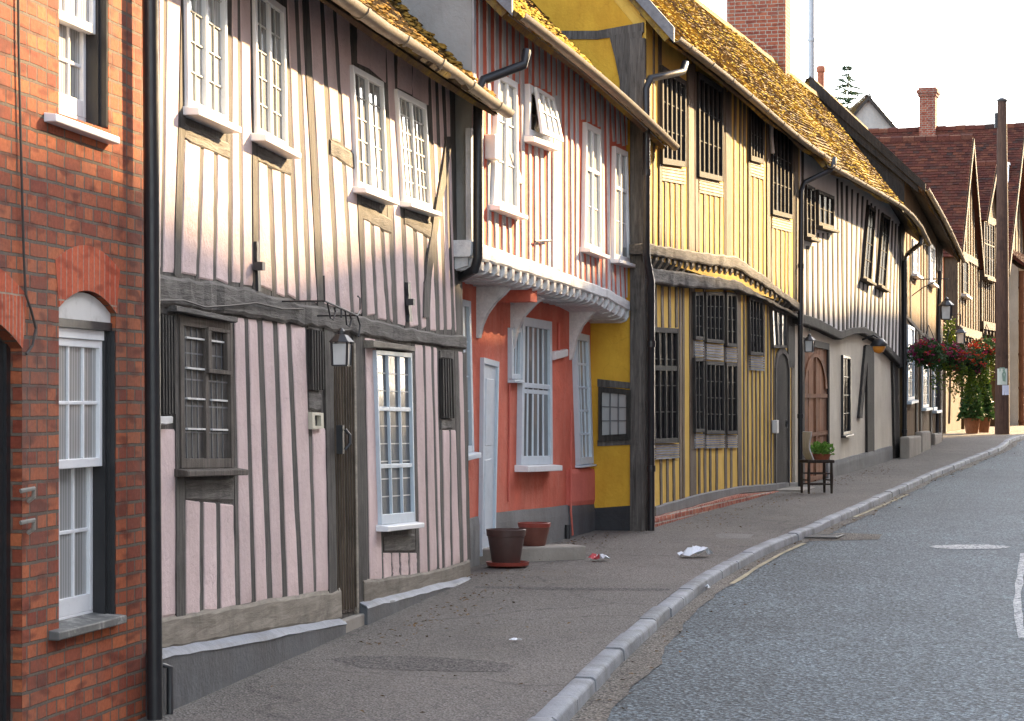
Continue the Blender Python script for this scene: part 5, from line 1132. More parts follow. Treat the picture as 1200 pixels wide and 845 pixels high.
# grey gable behind the roofs
q0 = Vector(((985 - 600) / 27.0, 100.0)); FG = Plan(600 + (q0.x) * 27, 27, 600 + (q0.x + .01) * 27, 27)
FG.d = Vector((1, 0)); FG.n = Vector((0, -1)); FG.p0 = Vector((13.0, 92)); FG.L = 4.4; FG.ang = 0
FG.thing('gabled_house', 'pale grey gable end with dark roof edges rising behind the mossy roofs', 'house')
zt_ = EYE + (474 - 113) / F * 92
cross_body(FG, zt_ - 2.6, zt_, 9, 'render_grey'); cross_roof(FG, zt_ - 2.6, zt_, 9, 'tile_brown', 73, over=.2, front=.12); barge(FG, zt_ - 2.6, zt_, 'timber_dark', over=.2, front=.16, w=.13)
FG.root.location.x = (1017 - 600) / F * 92 - 2.2
# ---------------------------------------------------------------- things in the street
def at(x, y, off=Vector((0, 0, 0))): return ground_at(x, y) + off
# plant pots
M['pot_brown'] = m_flat('brown_plastic_pot', (.075, .042, .036), .45, .4, var=.12)
M['pot_red'] = m_flat('terracotta_plastic_pot', (.14, .05, .035), .4, .4, var=.15)
M['rim_red'] = m_flat('red_plastic_saucer', (.26, .05, .035), .35, .45, var=.12)
M['soil'] = m_flat('dry_soil', (.05, .04, .03), .95, .1)
def pot(name, label, c, r, h, mat, rim):
    t = thing(name, label, 'plant pot', c, 0, 'plant pots by the red house')
    mb = MB(); mb.lathe([(r * .66, 0), (r * .70, .01), (r * .93, h * .80), (r * .93, h * .81), (r * .86, h * .81), (r * .8, h * .6), (0.01, h * .6)], n=32); mb.obj('pot_body', M[mat], t, smooth=40)
    mb = MB(); mb.lathe([(r * .94, h * .80), (r * .97, h * .81), (r, h * .99), (r * .985, h), (r * .9, h), (r * .88, h * .8)], n=32); mb.obj('rim', M[rim], t, smooth=40)
    mb = MB(); mb.lathe([(.001, h * .72), (r * .88, h * .70)], n=24); mb.obj('soil', M['soil'], t); return t
pa = at(593, 664); sA = F / pa.y
sau = MB(); R_ = 25.5 / sA; sau.lathe([(R_ * .8, 0), (R_ * .96, .012), (R_, .045), (R_ * .96, .045), (R_ * .88, .016), (.01, .014)], n=32); o = sau.top('saucer', M['rim_red'], 'flat red plastic saucer under the dark brown plant pot', 'saucer', smooth=40); o.location = pa + Vector((.015, 0, .002))
pot('plant_pot', 'empty dark brown plant pot standing in a red saucer on the pavement', pa + Vector((0, 0, .02)), 23.3 / sA, 41.5 / sA, 'pot_brown', 'pot_brown')
sb = at(610, 661); sB = F / sb.y
# stone step outside the red house
t = MB(); uu = RD.P(606, 655, .0); 
c = Vector((RD.p0.x, RD.p0.y, 0)); 
st_o = MB(); w0_, w1_ = W2L(RD, 570, 655, pa.y + .55), W2L(RD, 650, 655, pa.y + .75)
g_ = G(pa.y + .6); st_o.box((-.62, -.17, -.15), (.62, .17, .13)); o = st_o.top('stone_step', M['stone'], 'low stone slab on the pavement in front of the red house door', 'step', bevel=.015)
q = Vector(((611 - CX) / F * (pa.y + .75), pa.y + .75, g_)); o.location = q; o.rotation_euler = (0, 0, RD.ang - .0 - math.radians(48))
pb_ = Vector(((626 - CX) / F * (pa.y + .9), pa.y + .9, g_ + .13))
pot('plant_pot', 'terracotta brown plant pot with wide red rim standing on the stone slab', pb_, 19.5 / (F / pb_.y), 27 / (F / pb_.y), 'pot_red', 'rim_red')
# litter and dead leaves
M['paper_white'] = m_flat('crumpled_white_paper', (.72, .74, .78), .7, .3, var=.06)
M['paper_red'] = m_flat('red_printed_wrapper', (.55, .08, .09), .5, .4, var=.2)
def crumple(name, label, p, w, d, h, mat, seed, mat2=None):
    rnd = random.Random(seed); mb = MB(); n = 7; vs = []
    for j in range(5):
        for i in range(n): vs.append(((i / (n - 1) - .5) * w + rnd.uniform(-.012, .012), (j / 4 - .5) * d + rnd.uniform(-.01, .01), .008 + rnd.random() * h * (1 if 0 < i < n - 1 else .4)))
    mb.add(vs, [[j * n + i, j * n + i + 1, (j + 1) * n + i + 1, (j + 1) * n + i] for j in range(4) for i in range(n - 1)])
    o = mb.top(name, M[mat], label, 'litter', 'litter on the pavement'); o.location = p + Vector((0, 0, .006)); o.rotation_euler = (0, 0, rnd.uniform(0, .5))
    if mat2: 
        o.data.materials.append(M[mat2])
        for k, f in enumerate(o.data.polygons): f.material_index = 1 if (k % (n - 1)) < 2 else 0
    return o
crumple('crumpled_paper', 'crumpled white paper lying on the pavement near the kerb', at(815, 653), .30, .22, .10, 'paper_white', 3)
crumple('crumpled_wrapper', 'red and white crumpled wrapper on the pavement', at(703, 657), .17, .14, .06, 'paper_white', 5, 'paper_red')
crumple('crumpled_paper', 'small flattened white scrap on the near pavement', at(604, 752), .07, .05, .012, 'paper_white', 7)
crumple('crumpled_paper', 'small white scrap lying in the gutter below the kerb', road_at(825, 691), .10, .09, .04, 'paper_white', 9)
M['dead_leaf'] = m_leaf('dead_leaves', [(.10, .06, .03), (.20, .12, .05), (.06, .04, .025), (.26, .17, .08)], .8, .1)
mb = MB(); rnd = random.Random(77)
def leaf(p, r, rnd):
    a = rnd.uniform(0, 6.28); u = Vector((math.cos(a), math.sin(a), rnd.uniform(-.2, .4))); v = Vector((-math.sin(a), math.cos(a), rnd.uniform(-.3, .3)))
    mb.face(p - u * r, p + v * r * .55 + Vector((0, 0, r * .25)), p + u * r, p - v * r * .55 + Vector((0, 0, r * .15)))
for _ in range(900):                             # drifted against the kerb
    i = rnd.randrange(40, len(KS) - 60); p = KS[i] + KN[i] * (.17 + abs(rnd.gauss(0, .14))) + Vector((0, 0, -UP + .014)); leaf(p, rnd.uniform(.008, .028), rnd)
for _ in range(420):
    i = rnd.randrange(40, len(KS) - 60); p = KS[i] - KN[i] * rnd.uniform(.05, 2.0) + Vector((0, 0, .012)); leaf(p, rnd.uniform(.006, .022), rnd)
for P_, o_, uu0, uu1 in ((YL, .25, 0, 9), (WH, .2, 0, 8), (PK, .3, 3, 8), (RD, -.2, 0, 6)):
    for _ in range(170):
        u = rnd.uniform(uu0, uu1); w_ = P_.W(Vector((u, -o_ - abs(rnd.gauss(0, .25)), 0))); leaf(Vector((w_.x, w_.y, G(w_.y) + .014)), rnd.uniform(.006, .024), rnd)
mb.top('leaf_litter', M['dead_leaf'], kind='stuff')
M['grit'] = m_leaf('road_grit', [(.05, .055, .06), (.14, .13, .11), (.24, .22, .19), (.08, .075, .065)], .9, 0)
mb = MB(); rnd = random.Random(78)
for _ in range(9000):                            # loose chippings between gutter and carriageway
    i = rnd.randrange(36, 150); p = KS[i].lerp(KS[i + 1], rnd.random()) + KN[i] * (.29 + rnd.gauss(0, .09)) + Vector((0, 0, -UP + .009)); r = rnd.uniform(.003, .010)
    if p.y < 10 or p.y > 45: continue
    a = rnd.uniform(0, 6.28); q = [p + Vector((r * math.cos(a + k * 2.1), r * math.sin(a + k * 2.1), 0)) for k in range(3)]; mb.add(q + [p + Vector((0, 0, r * .7))], [[0, 1, 3], [1, 2, 3], [2, 0, 3]])
mb.top('road_grit', M['grit'], kind='stuff')
# pavement patch, drain grating, white patches on the road
from mathutils.bvhtree import BVHTree
def tree_of(n): me = bpy.data.objects[n].data; return BVHTree.FromPolygons([v_.co for v_ in me.vertices], [list(p_.vertices) for p_ in me.polygons])
PAVE_T, ROAD_T = tree_of('pavement'), tree_of('road')
def flat(name, mat, poly, lift, fn, label=None, cat=None, kind=None, th=.0):
    mb = MB(); pts = [fn(x, y) for x, y in poly]; mb.face(*pts); o = mb.top(name, mat, label, cat, None, kind)
    tr_ = PAVE_T if fn is at else ROAD_T; bm = bmesh.new(); bm.from_mesh(o.data); bmesh.ops.triangulate(bm, faces=bm.faces)
    for _ in range(4): bmesh.ops.subdivide_edges(bm, edges=[e for e in bm.edges if e.calc_length() > .12], cuts=1); bmesh.ops.triangulate(bm, faces=bm.faces)
    for v_ in bm.verts: h_ = tr_.ray_cast(Vector((v_.co.x, v_.co.y, 5)), Vector((0, 0, -1)))[0]; v_.co.z = (h_.z if h_ else G(v_.co.y) - UP) + lift
    bm.to_mesh(o.data); bm.free(); return o
M['pave_dark'] = m_asphalt('dark_asphalt_patch', (.08, .072, .065), (.19, .175, .16), .45, .85, spec=.2)
flat('pavement_patch', M['pave_dark'], [(386, 772), (420, 768), (500, 769), (570, 774), (603, 780), (594, 787), (540, 787), (470, 785), (420, 782)], .0018, at, kind='structure')
M['pave_light'] = m_asphalt('pale_cover_concrete', (.17, .16, .145), (.26, .25, .23), .4, .85, spec=.2, cell_c=.3)
flat('pavement_patch', M['pave_light'], [(838, 627), (846, 624.5), (884, 626), (878, 631), (842, 630.5)], .0018, at, kind='structure')
flat('pavement_patch', M['pave_dark'], [(556, 686.5), (640, 688), (720, 689.5), (786, 690), (785, 692.5), (720, 692.5), (640, 691), (556, 689)], .0018, at, kind='structure')
flat('road_patch', M['gutter_dirt'], [(940, 630), (985, 624), (1034, 626), (1030, 632), (985, 633), (940, 634)], .0035, road_at, kind='structure')
t = thing('drain_grating', 'iron drain grating set in the road beside the kerb', 'drain', road_at(965, 629)); t.rotation_euler = (0, 0, YL.ang)
mb = MB()
mb.box((-.3, -.2, 0), (.3, -.17, .014)); mb.box((-.3, .17, 0), (.3, .2, .014)); mb.box((-.3, -.17, 0), (-.27, .17, .014)); mb.box((.27, -.17, 0), (.3, .17, .014)); mb.obj('frame', M['iron'], t)
mb = MB()
for k in range(9): mb.box((-.25 + k * .057, -.168, .002), (-.22 + k * .057, .168, .012))
mb.obj('bars', M['iron'], t)
def snap(o, lift):                               # lay a flat mark on the road sheet
    bm = bmesh.new(); bm.from_mesh(o.data); bmesh.ops.triangulate(bm, faces=bm.faces)
    for _ in range(3): bmesh.ops.subdivide_edges(bm, edges=[e for e in bm.edges if e.calc_length() > .12], cuts=1); bmesh.ops.triangulate(bm, faces=bm.faces)
    for v_ in bm.verts:
        h_ = ROAD_T.ray_cast(Vector((v_.co.x, v_.co.y, 5)), Vector((0, 0, -1)))[0]
        if h_: v_.co.z = h_.z + lift
    bm.to_mesh(o.data); bm.free(); return o
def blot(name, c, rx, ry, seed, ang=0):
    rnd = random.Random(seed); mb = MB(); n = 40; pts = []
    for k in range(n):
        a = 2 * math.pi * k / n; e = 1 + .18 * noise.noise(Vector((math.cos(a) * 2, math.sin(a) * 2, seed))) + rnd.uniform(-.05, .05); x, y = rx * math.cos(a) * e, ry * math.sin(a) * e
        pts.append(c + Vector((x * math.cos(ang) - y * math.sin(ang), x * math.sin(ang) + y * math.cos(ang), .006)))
    mb.face(*pts); return snap(mb.top(name, M['white_patch'], kind='structure'), .004)
blot('white_road_patch', road_at(1136, 642), .42, .32, 4)  # uneven white patch laid flat on the road
snap(mark('white_road_patch', M['white_patch'], [road_at(1199, 650), road_at(1195, 680), road_at(1192, 705), road_at(1194, 730), road_at(1199, 750)], .06, .006, jit=.012), .004)
# old chair with a potted plant
M['chair_wood'] = m_wood('dark_chair_wood', (.02, .015, .012), (.06, .045, .035))
M['chair_pale'] = m_wood('bleached_chair_back', (.36, .35, .33), (.58, .57, .55), isl=(.9, 1.1))
cb = at(957, 578); S_ = F / cb.y
t = thing('old_chair', 'old dark wooden chair with bleached back against the yellow house', 'chair', cb, YL.ang - math.radians(62)); print('chair scale', S_)
hs = .46; W2_ = .18
for x in (-W2_, W2_):
    for y in (-.16, .16):
        mb = MB(); mb.tube([(x, y, 0), (x * 1.0, y, hs * .5), (x * .98, y, hs)], [.018, .026, .02], 8); mb.obj('leg', M['chair_wood'], t, smooth=40)
mb = MB(); mb.box((-.215, -.2, hs), (.215, .2, hs + .045)); mb.obj('seat', M['chair_wood'], t, bevel=.01)
mb = MB(); 
for y in (-.16, .16): mb.tube([(-W2_, y, .14), (W2_, y, .14)], .012, 6); mb.tube([(-W2_, y, .3), (W2_, y, .3)], .012, 6)
for x in (-W2_, W2_): mb.tube([(x, -.16, .2), (x, .16, .2)], .012, 6)
mb.obj('stretchers', M['chair_wood'], t, smooth=40)
mb = MB(); rings = []
for z, x, w_ in ((hs + .045, -.12, .18), (hs + .15, -.16, .17), (hs + .22, -.175, .145), (hs + .3, -.175, .15), (hs + .40, -.165, .185), (hs + .47, -.16, .19)):
    rings.append([Vector((x, -w_, z)), Vector((x + .025, -w_, z)), Vector((x + .025, w_, z)), Vector((x, w_, z))])
mb.loft(rings); mb.obj('backrest', M['chair_pale'], t, bevel=.008)
pt_ = t.location; Rz = t.rotation_euler[2]
pl_loc = cb + Vector((math.cos(Rz) * .07, math.sin(Rz) * .07, hs + .046))
M['leaf_green'] = m_leaf('fresh_green_leaves', [(.05, .12, .015), (.10, .22, .03), (.16, .30, .05), (.07, .16, .025)])
M['leaf_dark'] = m_leaf('dark_green_leaves', [(.015, .04, .012), (.03, .07, .02), (.045, .09, .025), (.02, .05, .02)])
M['leaf_lime'] = m_leaf('trailing_lime_leaves', [(.05, .085, .008), (.09, .13, .012), (.04, .065, .008), (.12, .15, .015)], trans=.35)
M['petal_red'] = m_leaf('red_petals', [(.34, .012, .010), (.40, .05, .012), (.28, .01, .02), (.42, .09, .015)])
M['petal_pink'] = m_leaf('pink_petals', [(.25, .02, .07), (.2, .012, .06), (.30, .05, .13), (.16, .01, .05)])
def leaves(mb, c, n, rad, size, rnd, up=.3, flat_=1.0):
    c = Vector(c)
    for _ in range(n):
        d = Vector((rnd.gauss(0, 1), rnd.gauss(0, 1), rnd.gauss(0, 1) * flat_)); d.normalize(); p = c + Vector((d.x * rad[0], d.y * rad[1], d.z * rad[2])) * rnd.random() ** .45
        a = Vector((rnd.gauss(0, 1), rnd.gauss(0, 1), rnd.gauss(0, .6) + up)).normalized(); b = a.orthogonal().normalized(); s_ = size * rnd.uniform(.6, 1.4)
        mb.add([p, p + (a * .5 + b * .3) * s_, p + a * s_, p + (a * .5 - b * .3) * s_], [[0, 1, 2, 3]])
pp_ = thing('potted_plant', 'leafy green plant in a low pot on the seat of the old chair', 'plant', pl_loc)
mb = MB(); mb.lathe([(.11, 0), (.15, .08), (.16, .085), (.13, .085), (.12, .06), (.01, .06)], n=20); mb.obj('pot', M['terracotta'], pp_, smooth=40)
mb = MB(); leaves(mb, (0, 0, .15), 420, (.19, .19, .11), .06, random.Random(5), .5); mb.obj('foliage', M['leaf_green'], pp_)
# carriage lanterns and lamps
M['lamp_glass'] = m_glass('lantern_glass', (.42, .43, .42), .05)
M['lamp_amber'] = m_glass('amber_lamp_glass', (.6, .22, .02), .1)
def lantern(label, c, sc_, ang, group=None, glass='lamp_glass', bracket=None):
    t = thing('wall_lantern', label, 'lantern', c, ang, group)
    w_ = .1 * sc_; h = .26 * sc_
    mb = MB(); mb.loft([[Vector((x * .9, y * .9, -h)) for x, y in ((-w_, -w_), (w_, -w_), (w_, w_), (-w_, w_))], [Vector((x, y, 0)) for x, y in ((-w_, -w_), (w_, -w_), (w_, w_), (-w_, w_))]]); mb.obj('glass', M[glass], t)
    mb = MB()
    for x, y in ((-1, -1), (1, -1), (1, 1), (-1, 1)): mb.bar((x * w_ * .92, y * w_ * .92, -h - .005), (x * w_ * 1.02, y * w_ * 1.02, .01), .022 * sc_)
    mb.box((-w_ * .97, -w_ * .97, -h - .02 * sc_), (w_ * .97, w_ * .97, -h - .001)); mb.obj('frame', M['iron'], t)
    mb = MB(); mb.lathe([(w_ * 1.65, .012), (w_ * 1.6, .03 * sc_), (w_ * .8, .11 * sc_), (w_ * .5, .12 * sc_), (w_ * .5, .16 * sc_), (.01, .2 * sc_)], n=8); mb.obj('cap', M['iron'], t)
    if bracket:
        mb = MB(); 
        for pts in bracket: mb.tube(pts, .011 * sc_, 6)
        mb.obj('bracket', M['iron'], t, smooth=40)
    return t
lc = PK.P(400, 403, .30); wl = PK.W(lc)
br = [[(-.42, .0, .26), (.42, .0, .20)], [(-.42, .0, .26), (-.44, .0, .42)], [(-.35, 0, .25), (-.28, 0, .16), (-.2, 0, .15), (-.15, 0, .2), (-.18, 0, .23)], [(.1, 0, .22), (.14, 0, .13), (.22, 0, .12), (.26, 0, .17), (.22, 0, .2)], [(0, 0, .23), (0, 0, .17)], [(.42, 0, .2), (.5, 0, .24), (.5, 0, .32), (.44, 0, .33)], [(.42, 0, .2), (.5, 0, .14), (.46, 0, .06)], [(-.42, .0, .26), (-.42, .3, .26)], [(.42, 0, .2), (.42, .3, .2)]]
lantern('glass carriage lantern on a scrolled iron bracket over the brown door', wl, .52, PK.ang, bracket=br)
l2 = WH.P(948.5, 400, .26); lantern('small black lantern over the arched wooden gate of the white house', WH.W(l2), .62, WH.ang, bracket=[[(0, 0, .16), (0, 0, .26), (0, .3, .26)]])
l3 = WH.P(1030, 404, .22); t = thing('wall_lamp', 'round amber wall lamp with a dark shade on the white house', 'lamp', WH.W(l3), WH.ang)
mb = MB(); mb.lathe([(.01, -.17), (.09, -.14), (.13, -.05), (.12, .0), (.05, .02)], n=16); mb.obj('globe', M['lamp_amber'], t, smooth=60)
mb = MB(); mb.lathe([(.16, -.03), (.17, 0), (.1, .1), (.03, .13), (.01, .13)], n=16); mb.tube([(0, 0, .12), (0, .1, .18), (0, .32, .1)], .02, 6); mb.obj('shade', M['iron'], t, smooth=60)
# inn lanterns: the lit-looking white glass is only sunlit
l4 = TB.P(1109, 359, .75); lantern('white glazed lantern on a long iron arm above the hanging baskets', TB.W(l4), 1.05, TB.ang, bracket=[[(0, 0, .26), (0, 0, .6)], [(0, -.05, .6), (0, .8, .6)], [(0, .1, .6), (0, .5, .42), (0, .8, .2)]])
l5 = FA.P(1126, 391, .5); lantern('white glazed lantern under the jetty of the narrow gable house', FA.W(l5), .95, FA.ang, bracket=[[(0, 0, .24), (0, 0, .5)], [(0, 0, .5), (0, .6, .5)]])
# hanging baskets
def basket(label, c, r, seed, trail, pink=.5, arm=None):
    rnd = random.Random(seed); t = thing('hanging_basket', label, 'hanging basket', c, 0, 'hanging flower baskets')
    mb = MB(); mb.lathe([(.02, -r * .62), (r * .35, -r * .55), (r * .6, -r * .25), (r * .66, 0), (r * .55, .0)], n=16); mb.obj('basket', M['soil'], t, smooth=60)
    mb = MB(); 
    for k in range(3): a = k * 2.1; mb.tube([(r * .64 * math.cos(a), r * .64 * math.sin(a), 0), (0, 0, r * 1.5)], .008, 4)
    if arm: mb.tube([(0, 0, r * 1.5)] + arm, .018, 5)
    mb.obj('chain', M['iron'], t)
    mb = MB(); leaves(mb, (0, 0, -.02), 1100, (r * 1.08, r * 1.08, r * .8), .09, rnd, .2); mb.obj('foliage', M['leaf_dark'], t)
    for nm, f in (('petal_red', 1 - pink), ('petal_pink', pink)):
        mb = MB(); 
        for _ in range(int(40 * f) + 1):
            d = Vector((rnd.gauss(0, 1), rnd.gauss(0, 1), rnd.gauss(.35, .7))).normalized(); leaves(mb, Vector((d.x * r, d.y * r, d.z * r * .7)), 9, (.07, .07, .06), .075, rnd)
        mb.obj('flowers', M[nm], t)['kind'] = 'stuff'
    mb = MB()
    for _ in range(trail):
        a = rnd.uniform(0, 6.28); x, y = r * .9 * math.cos(a), r * .9 * math.sin(a); ln = rnd.uniform(.3, .9)
        for k in range(int(ln / .03)): z = -.1 - k * .03; mb_p = Vector((x + .05 * math.sin(k * .4 + a), y + .05 * math.cos(k * .5), z)); leaves(mb, mb_p, 2, (.05, .05, .03), .07, rnd, -.4)
    if trail: mb.obj('trailing_stems', M['leaf_lime'], t)['kind'] = 'stuff'
    return t
def dpt(x, y, d): return Vector(((x - CX) / F * d, d, EYE + (HY - y) / F * d))
basket('hanging basket of dark foliage with a few pink flowers beside the tan house', TB.W(TB.P(1088, 414, .5)), .40, 1, 0, .8)
basket('hanging basket of pink and red flowers below the white glazed lantern', TB.W(TB.P(1112, 417, .6)), .40, 2, 10, .65)
basket('hanging basket of red flowers with lime trailing stems, second from the pole', TB.W(TB.P(1135, 424, .95)), .40, 3, 26, .25)
basket('hanging basket of orange red flowers with long trailing stems, closest to the pole', FA.W(FA.P(1156, 410, .8)), .46, 4, 34, .1)
# climbing greenery below the white lantern and clipped bushes at the door
rnd = random.Random(8); t = thing('climbing_plant', 'bright green climber on the wall between the two white lanterns', 'plant', dpt(1113, 398, 60.2))
mb = MB(); leaves(mb, (0, 0, .1), 500, (.18, .2, .55), .09, rnd); mb.obj('foliage', M['leaf_lime'], t); mb = MB(); mb.tube([(0, .1, -2.2), (.03, .1, -1), (0, .05, .3)], .03, 6); mb.obj('stem', M['far_timber'], t)
def topiary(label, c, r, h, seed):
    rnd = random.Random(seed); t = thing('topiary_bush', label, 'bush', c, 0, 'clipped bushes in tubs')
    mb = MB(); mb.lathe([(r * .6, 0), (r * .85, .4), (r * .9, .42), (r * .75, .42), (r * .7, .36), (.01, .36)], n=16); mb.obj('tub', M['gate_wood'], t, smooth=40)
    mb = MB(); mb.tube([(0, 0, .3), (0, 0, h * .8)], .03, 6); mb.obj('trunk', M['far_timber'], t)
    mb = MB()
    for _ in range(1500):
        z = rnd.random() ** 1.2; a = rnd.uniform(0, 6.28); q = r * 1.2 * (1 - z) ** .8 * (.6 + .45 * rnd.random()); leaves(mb, (q * math.cos(a), q * math.sin(a), .4 + z * (h - .4)), 1, (.03, .03, .03), .12, rnd)
    mb.obj('crown', M['leaf_dark'], t)
def gpt(x, d): return Vector(((x - CX) / F * d, d, G(d)))
topiary('clipped cone bush in a wooden tub below the hanging baskets, left of the pair', gpt(1139, 62.0), .27, 1.55, 1)
topiary('slimmer clipped bush in a wooden tub close to the telegraph pole', gpt(1153, 63.2), .22, 1.7, 2)
# telegraph pole with notices
M['pole_wood'] = m_wood('creosoted_pole', (.04, .024, .018), (.12, .07, .05), isl=(.95, 1.05))
tp = gpt(1174.5, 61.5); zt_ = EYE + (474 - 117) / F * 61.5 - tp.z
t = thing('telegraph_pole', 'tall brown wooden telegraph pole with paper notices at the bend of the street', 'pole', tp)
mb = MB(); mb.tube([(0, 0, -.2), (0, 0, 3), (0, 0, 6), (-.01, 0, zt_)], [.2, .175, .155, .125], 14); mb.obj('post', M['pole_wood'], t, smooth=60)
mb = MB(); mb.lathe([(.14, zt_ - .05), (.15, zt_), (.05, zt_ + .06), (.01, zt_ + .06)], n=12); mb.box((-.2, -.04, zt_ - .75), (.0, .04, zt_ - .35)); mb.obj('pole_cap', M['iron'], t)
M['notice'] = m_flat('printed_notice_paper', (.55, .62, .56), .7, .2, var=.03); M['notice_blue'] = m_flat('plain_notice_paper', (.62, .66, .78), .7, .2, var=.03); M['notice_ink'] = m_flat('green_grey_ink', (.22, .32, .26), .8, .1)
def notice(z0, z1, x0, x1, mat, ink):
    mb = MB(); y = lambda x: -math.sqrt(max(.001, .185 ** 2 - (x * .8) ** 2)) - .004
    X = [lerp(x0, x1, i / 6) for i in range(7)]; mb.loft([[Vector((x, y(x), z0)), Vector((x, y(x), z1)), Vector((x, y(x) + .004, z1)), Vector((x, y(x) + .004, z0))] for x in X]); o = mb.obj('notice', M[mat], t)
    if ink:
        mb = MB()
        for k in range(5): z = lerp(z1 - .08, z0 + .45, k / 5); mb.face(*[Vector((x, y(x) - .004, zz)) for x, zz in ((x0 + .05, z), (x0 + .05 + .14 - .03 * (k % 2), z), (x0 + .05 + .14 - .03 * (k % 2), z + .03), (x0 + .05, z + .03))])
        mb.face(*[Vector((x, y(x) - .0045, zz)) for x, zz in ((-.03, z0 + .1), (.05, z0 + .08), (.06, z0 + .3), (.01, z0 + .42), (-.05, z0 + .28))])
        mb.obj('print', M['notice_ink'], o)
zz = lambda y: EYE + (474 - y) / F * 61.4 - tp.z
notice(zz(451), zz(432), -.16, .10, 'notice', True); notice(zz(463), zz(451.5), -.04, .15, 'notice_blue', False)
# grey mast behind the ridge, dark conifer beyond
q = dpt(951, 60, 50); M['grey_metal'] = m_flat('galvanised_mast', (.30, .33, .36), .45, .5, .3, var=.1)
t = thing('metal_mast', 'plain grey metal mast rising behind the chimney of the yellow house', 'mast', (q.x, q.y, G(50)))
mb = MB(); mb.tube([(0, 0, 0), (0, 0, 13)], [.075, .06], 12); mb.obj('post', M['grey_metal'], t, smooth=60); mb = MB(); mb.tube([(0, 0, 8.95), (0, 0, 9.02)], .085, 12); mb.tube([(0, 0, 6), (0, 0, 6.08)], .085, 12); mb.obj('collar', M['grey_metal'], t)
M['needle'] = m_leaf('conifer_needles', [(.02, .045, .025), (.035, .07, .035), (.05, .09, .045)])
cx_ = dpt(993, 76, 105); t = thing('conifer_tree', 'thin dark conifer top showing above the roofs beside the grey gable', 'tree', (cx_.x, cx_.y, 1))
H = cx_.z - 1; mb = MB(); mb.tube([(0, 0, 0), (0, 0, H * .6), (.05, 0, H)], [.22, .1, .012], 8); mb.obj('trunk', M['far_timber'], t, smooth=60)
mb = MB(); rnd = random.Random(15); z = H - .1
while z > 5:
    f = H - z; ln = .12 + .34 * f ** .92 if f < 5 else 1.6 + .1 * f
    for k in range(5):
        a = rnd.uniform(0, 6.28); l_ = ln * rnd.uniform(.45, 1.35); d = Vector((math.cos(a), math.sin(a), rnd.uniform(-.25, .3)))
        n_ = max(3, int(l_ / .10))
        for i in range(n_):
            p = Vector((0, 0, z)) + d * l_ * (i + 1) / n_ + Vector((0, 0, -.05 * l_ * (i / n_) ** 2))
            for _ in range(9):
                e = (d * .6 + Vector((rnd.gauss(0, .6), rnd.gauss(0, .6), rnd.gauss(-.15, .3)))).normalized(); b = e.orthogonal().normalized() * .03; mb.add([p - b, p + b, p + e * rnd.uniform(.12, .24)], [[0, 1, 2]])
    z -= rnd.uniform(.09, .26)
mb.obj('crown', M['needle'], t)

# ---------------------------------------------------------------- the other side of the street, outside the frame: it shades the lower walls and fills the window reflections
def opp(p0, p1, h, label, mat, depth=7.0, rise=2.2, par=.0, roofm='tile_red'):
    q0, q1 = Vector(p0), Vector(p1); P = Plan(0, 1, 1, 1); P.p0 = q1; P.p1 = q0; P.L = (q1 - q0).length; P.d = (q0 - q1) / P.L; P.n = Vector((P.d.y, -P.d.x)); P.ang = math.atan2(P.d.y, P.d.x); P.k = 0
    P.thing('town_house', label, 'house', 'houses on the far side of the street'); L = P.L; g = G((q0.y + q1.y) / 2)
    mb = MB(); mb.box((0, 0, -1), (L, depth, h)); mb.obj('wall', M[mat], P.root)
    mb = MB(); mb.loft([[Vector((u, -.25, h)), Vector((u, depth / 2, h + rise)), Vector((u, depth + .25, h))] for u in (-.02, L + .02)]); mb.obj('roof', M[roofm], P.root)
    n = max(2, int(L / 2.6)); fl = int((h - g) / 3.0)
    for k in range(n):
        for f in range(fl):
            u = (k + .5) * L / n; z = g + .9 + f * 3.0
            if f == 0 and k == n // 2:
                s = MB(); s.box((u - .5, -.06, g - .1), (u + .5, .02, g + 2.2)); s.obj('door', M['black'], P.root); continue
            s = MB(); s.box((u - .5, -.04, z), (u - .42, .03, z + 1.6)); s.box((u + .42, -.04, z), (u + .5, .03, z + 1.6)); s.box((u - .42, -.04, z), (u + .42, .03, z + .08)); s.box((u - .42, -.04, z + 1.52), (u + .42, .03, z + 1.6)); s.box((u - .42, -.035, z + .76), (u + .42, .03, z + .82)); o = s.obj('window', M['white'], P.root)
            s = MB(); s.face((u - .42, -.012, z + .08), (u + .42, -.012, z + .08), (u + .42, -.012, z + 1.52), (u - .42, -.012, z + 1.52)); s.obj('pane', M['pane'], o)
    return P
def offp(p, n, w): return (p[0] + n[0] * w, p[1] + n[1] * w)
A_ = lambda d: (-1.90 + .179 / .984 * (d - 12.1), d)
nA, nB = (.984, -.179), (.957, -.29)
YLd = lambda d: (1.52 + (d - 26.2) * .2985, d)
pts = [offp(A_(3), nA, 9.6), offp(A_(12), nA, 9.6), offp(A_(21), nA, 9.6), offp(YLd(29), nB, 9.8), offp(YLd(37.5), nB, 9.8), offp(YLd(45), nB, 9.8), offp(YLd(53.5), nB, 9.8), offp(YLd(62), nB, 9.8), offp(YLd(71), nB, 9.8), offp(YLd(79), nB, 9.8)]
HH = [9.5, 10.8, 11.6, 11.95, 12.9, 13.35, 13.3, 13.5, 13.5]
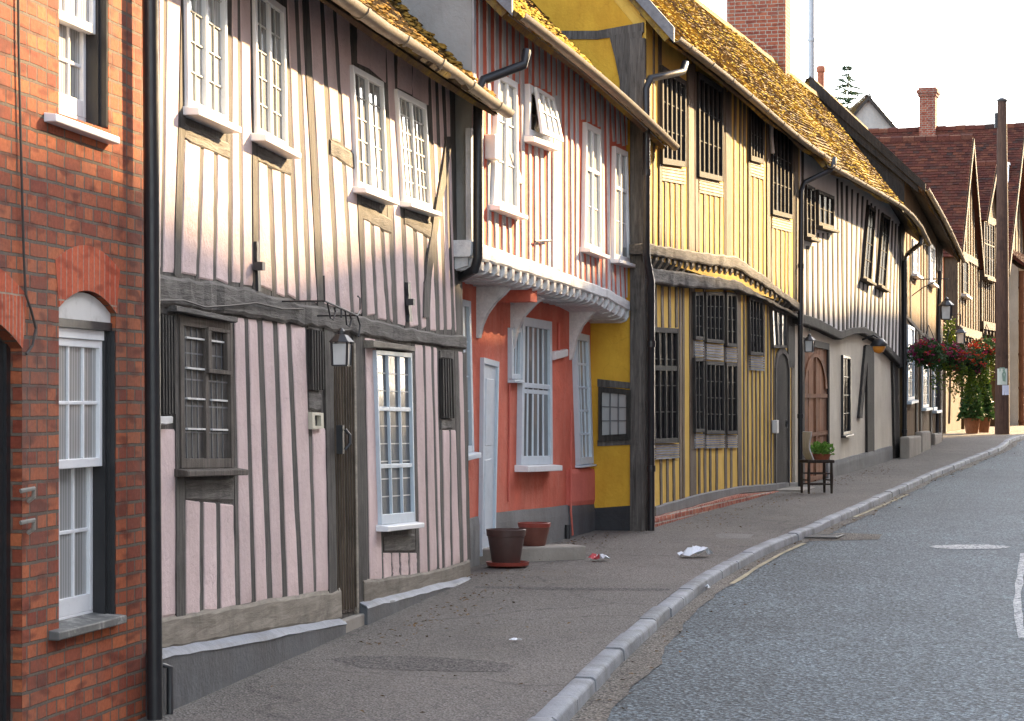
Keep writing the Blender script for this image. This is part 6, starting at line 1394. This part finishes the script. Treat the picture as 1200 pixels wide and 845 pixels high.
LB = ['red brick town house opposite the brick house, outside the picture', 'cream rendered town house opposite the pink house, outside the picture', 'pale brick town house opposite the door of the pink house, outside the picture', 'red brick town house opposite the red house, outside the picture', 'tall cream town house opposite the yellow house, outside the picture', 'tall red brick town house opposite the yellow house door, outside the picture', 'tall white town house opposite the white house, outside the picture', 'tall brick town house opposite the tan house, outside the picture', 'cream town house at the far end past the tan house, outside the picture']
MT = ['brick_old', 'cream', 'brick_old', 'brick_old', 'cream', 'brick_old', 'white_pl', 'brick_old', 'cream']
for i in range(9): opp(pts[i], pts[i + 1], HH[i], LB[i], MT[i])

# limes in the yards behind those houses: their crowns soften the edge of the shade
M['lime_leaf'] = m_leaf('lime_leaves', [(.03, .06, .015), (.05, .09, .02), (.07, .12, .03)])
def lime(c, h, r, seed):
    rnd = random.Random(seed); t = thing('lime_tree', 'broad leafy lime tree behind the town houses, outside the picture', 'tree', c, 0, 'limes behind the town houses')
    mb = MB(); mb.tube([(0, 0, -.5), (.1, 0, 3), (0, .1, h * .5), (0, 0, h * .9)], [.4, .33, .2, .04], 10)
    for k in range(9):
        a = k * 2.4; z = h * (.35 + .05 * k); mb.tube([(0, 0, z), (math.cos(a) * r * .45, math.sin(a) * r * .45, z + 1.2), (math.cos(a) * r * .8, math.sin(a) * r * .8, z + 1.8)], [.13, .08, .03], 6)
    mb.obj('trunk', M['far_timber'], t, smooth=60)
    mb = MB()
    for k in range(34):
        a = rnd.uniform(0, 6.28); z = rnd.uniform(h * .38, h * .95); q = r * math.sqrt(max(.05, 1 - ((z - h * .62) / (h * .40)) ** 2)) * rnd.uniform(.3, .95)
        leaves(mb, (q * math.cos(a), q * math.sin(a), z), 190, (1.3, 1.3, .9), .26, rnd)
    mb.obj('crown', M['lime_leaf'], t)
for i, (f, h) in enumerate(((.0, 21.6), (.5, 22.6), (1.0, 23.2), (1.5, 23.4), (2.0, 23.6), (2.5, 24.0))):
    p = Vector(pts[3]).lerp(Vector(pts[5]), f / 2) if f <= 2 else Vector(pts[5]).lerp(Vector(pts[6]), f - 2)
    lime((p.x + 9.5, p.y - 1.0, 0), h - 2.4, 4.8, i)
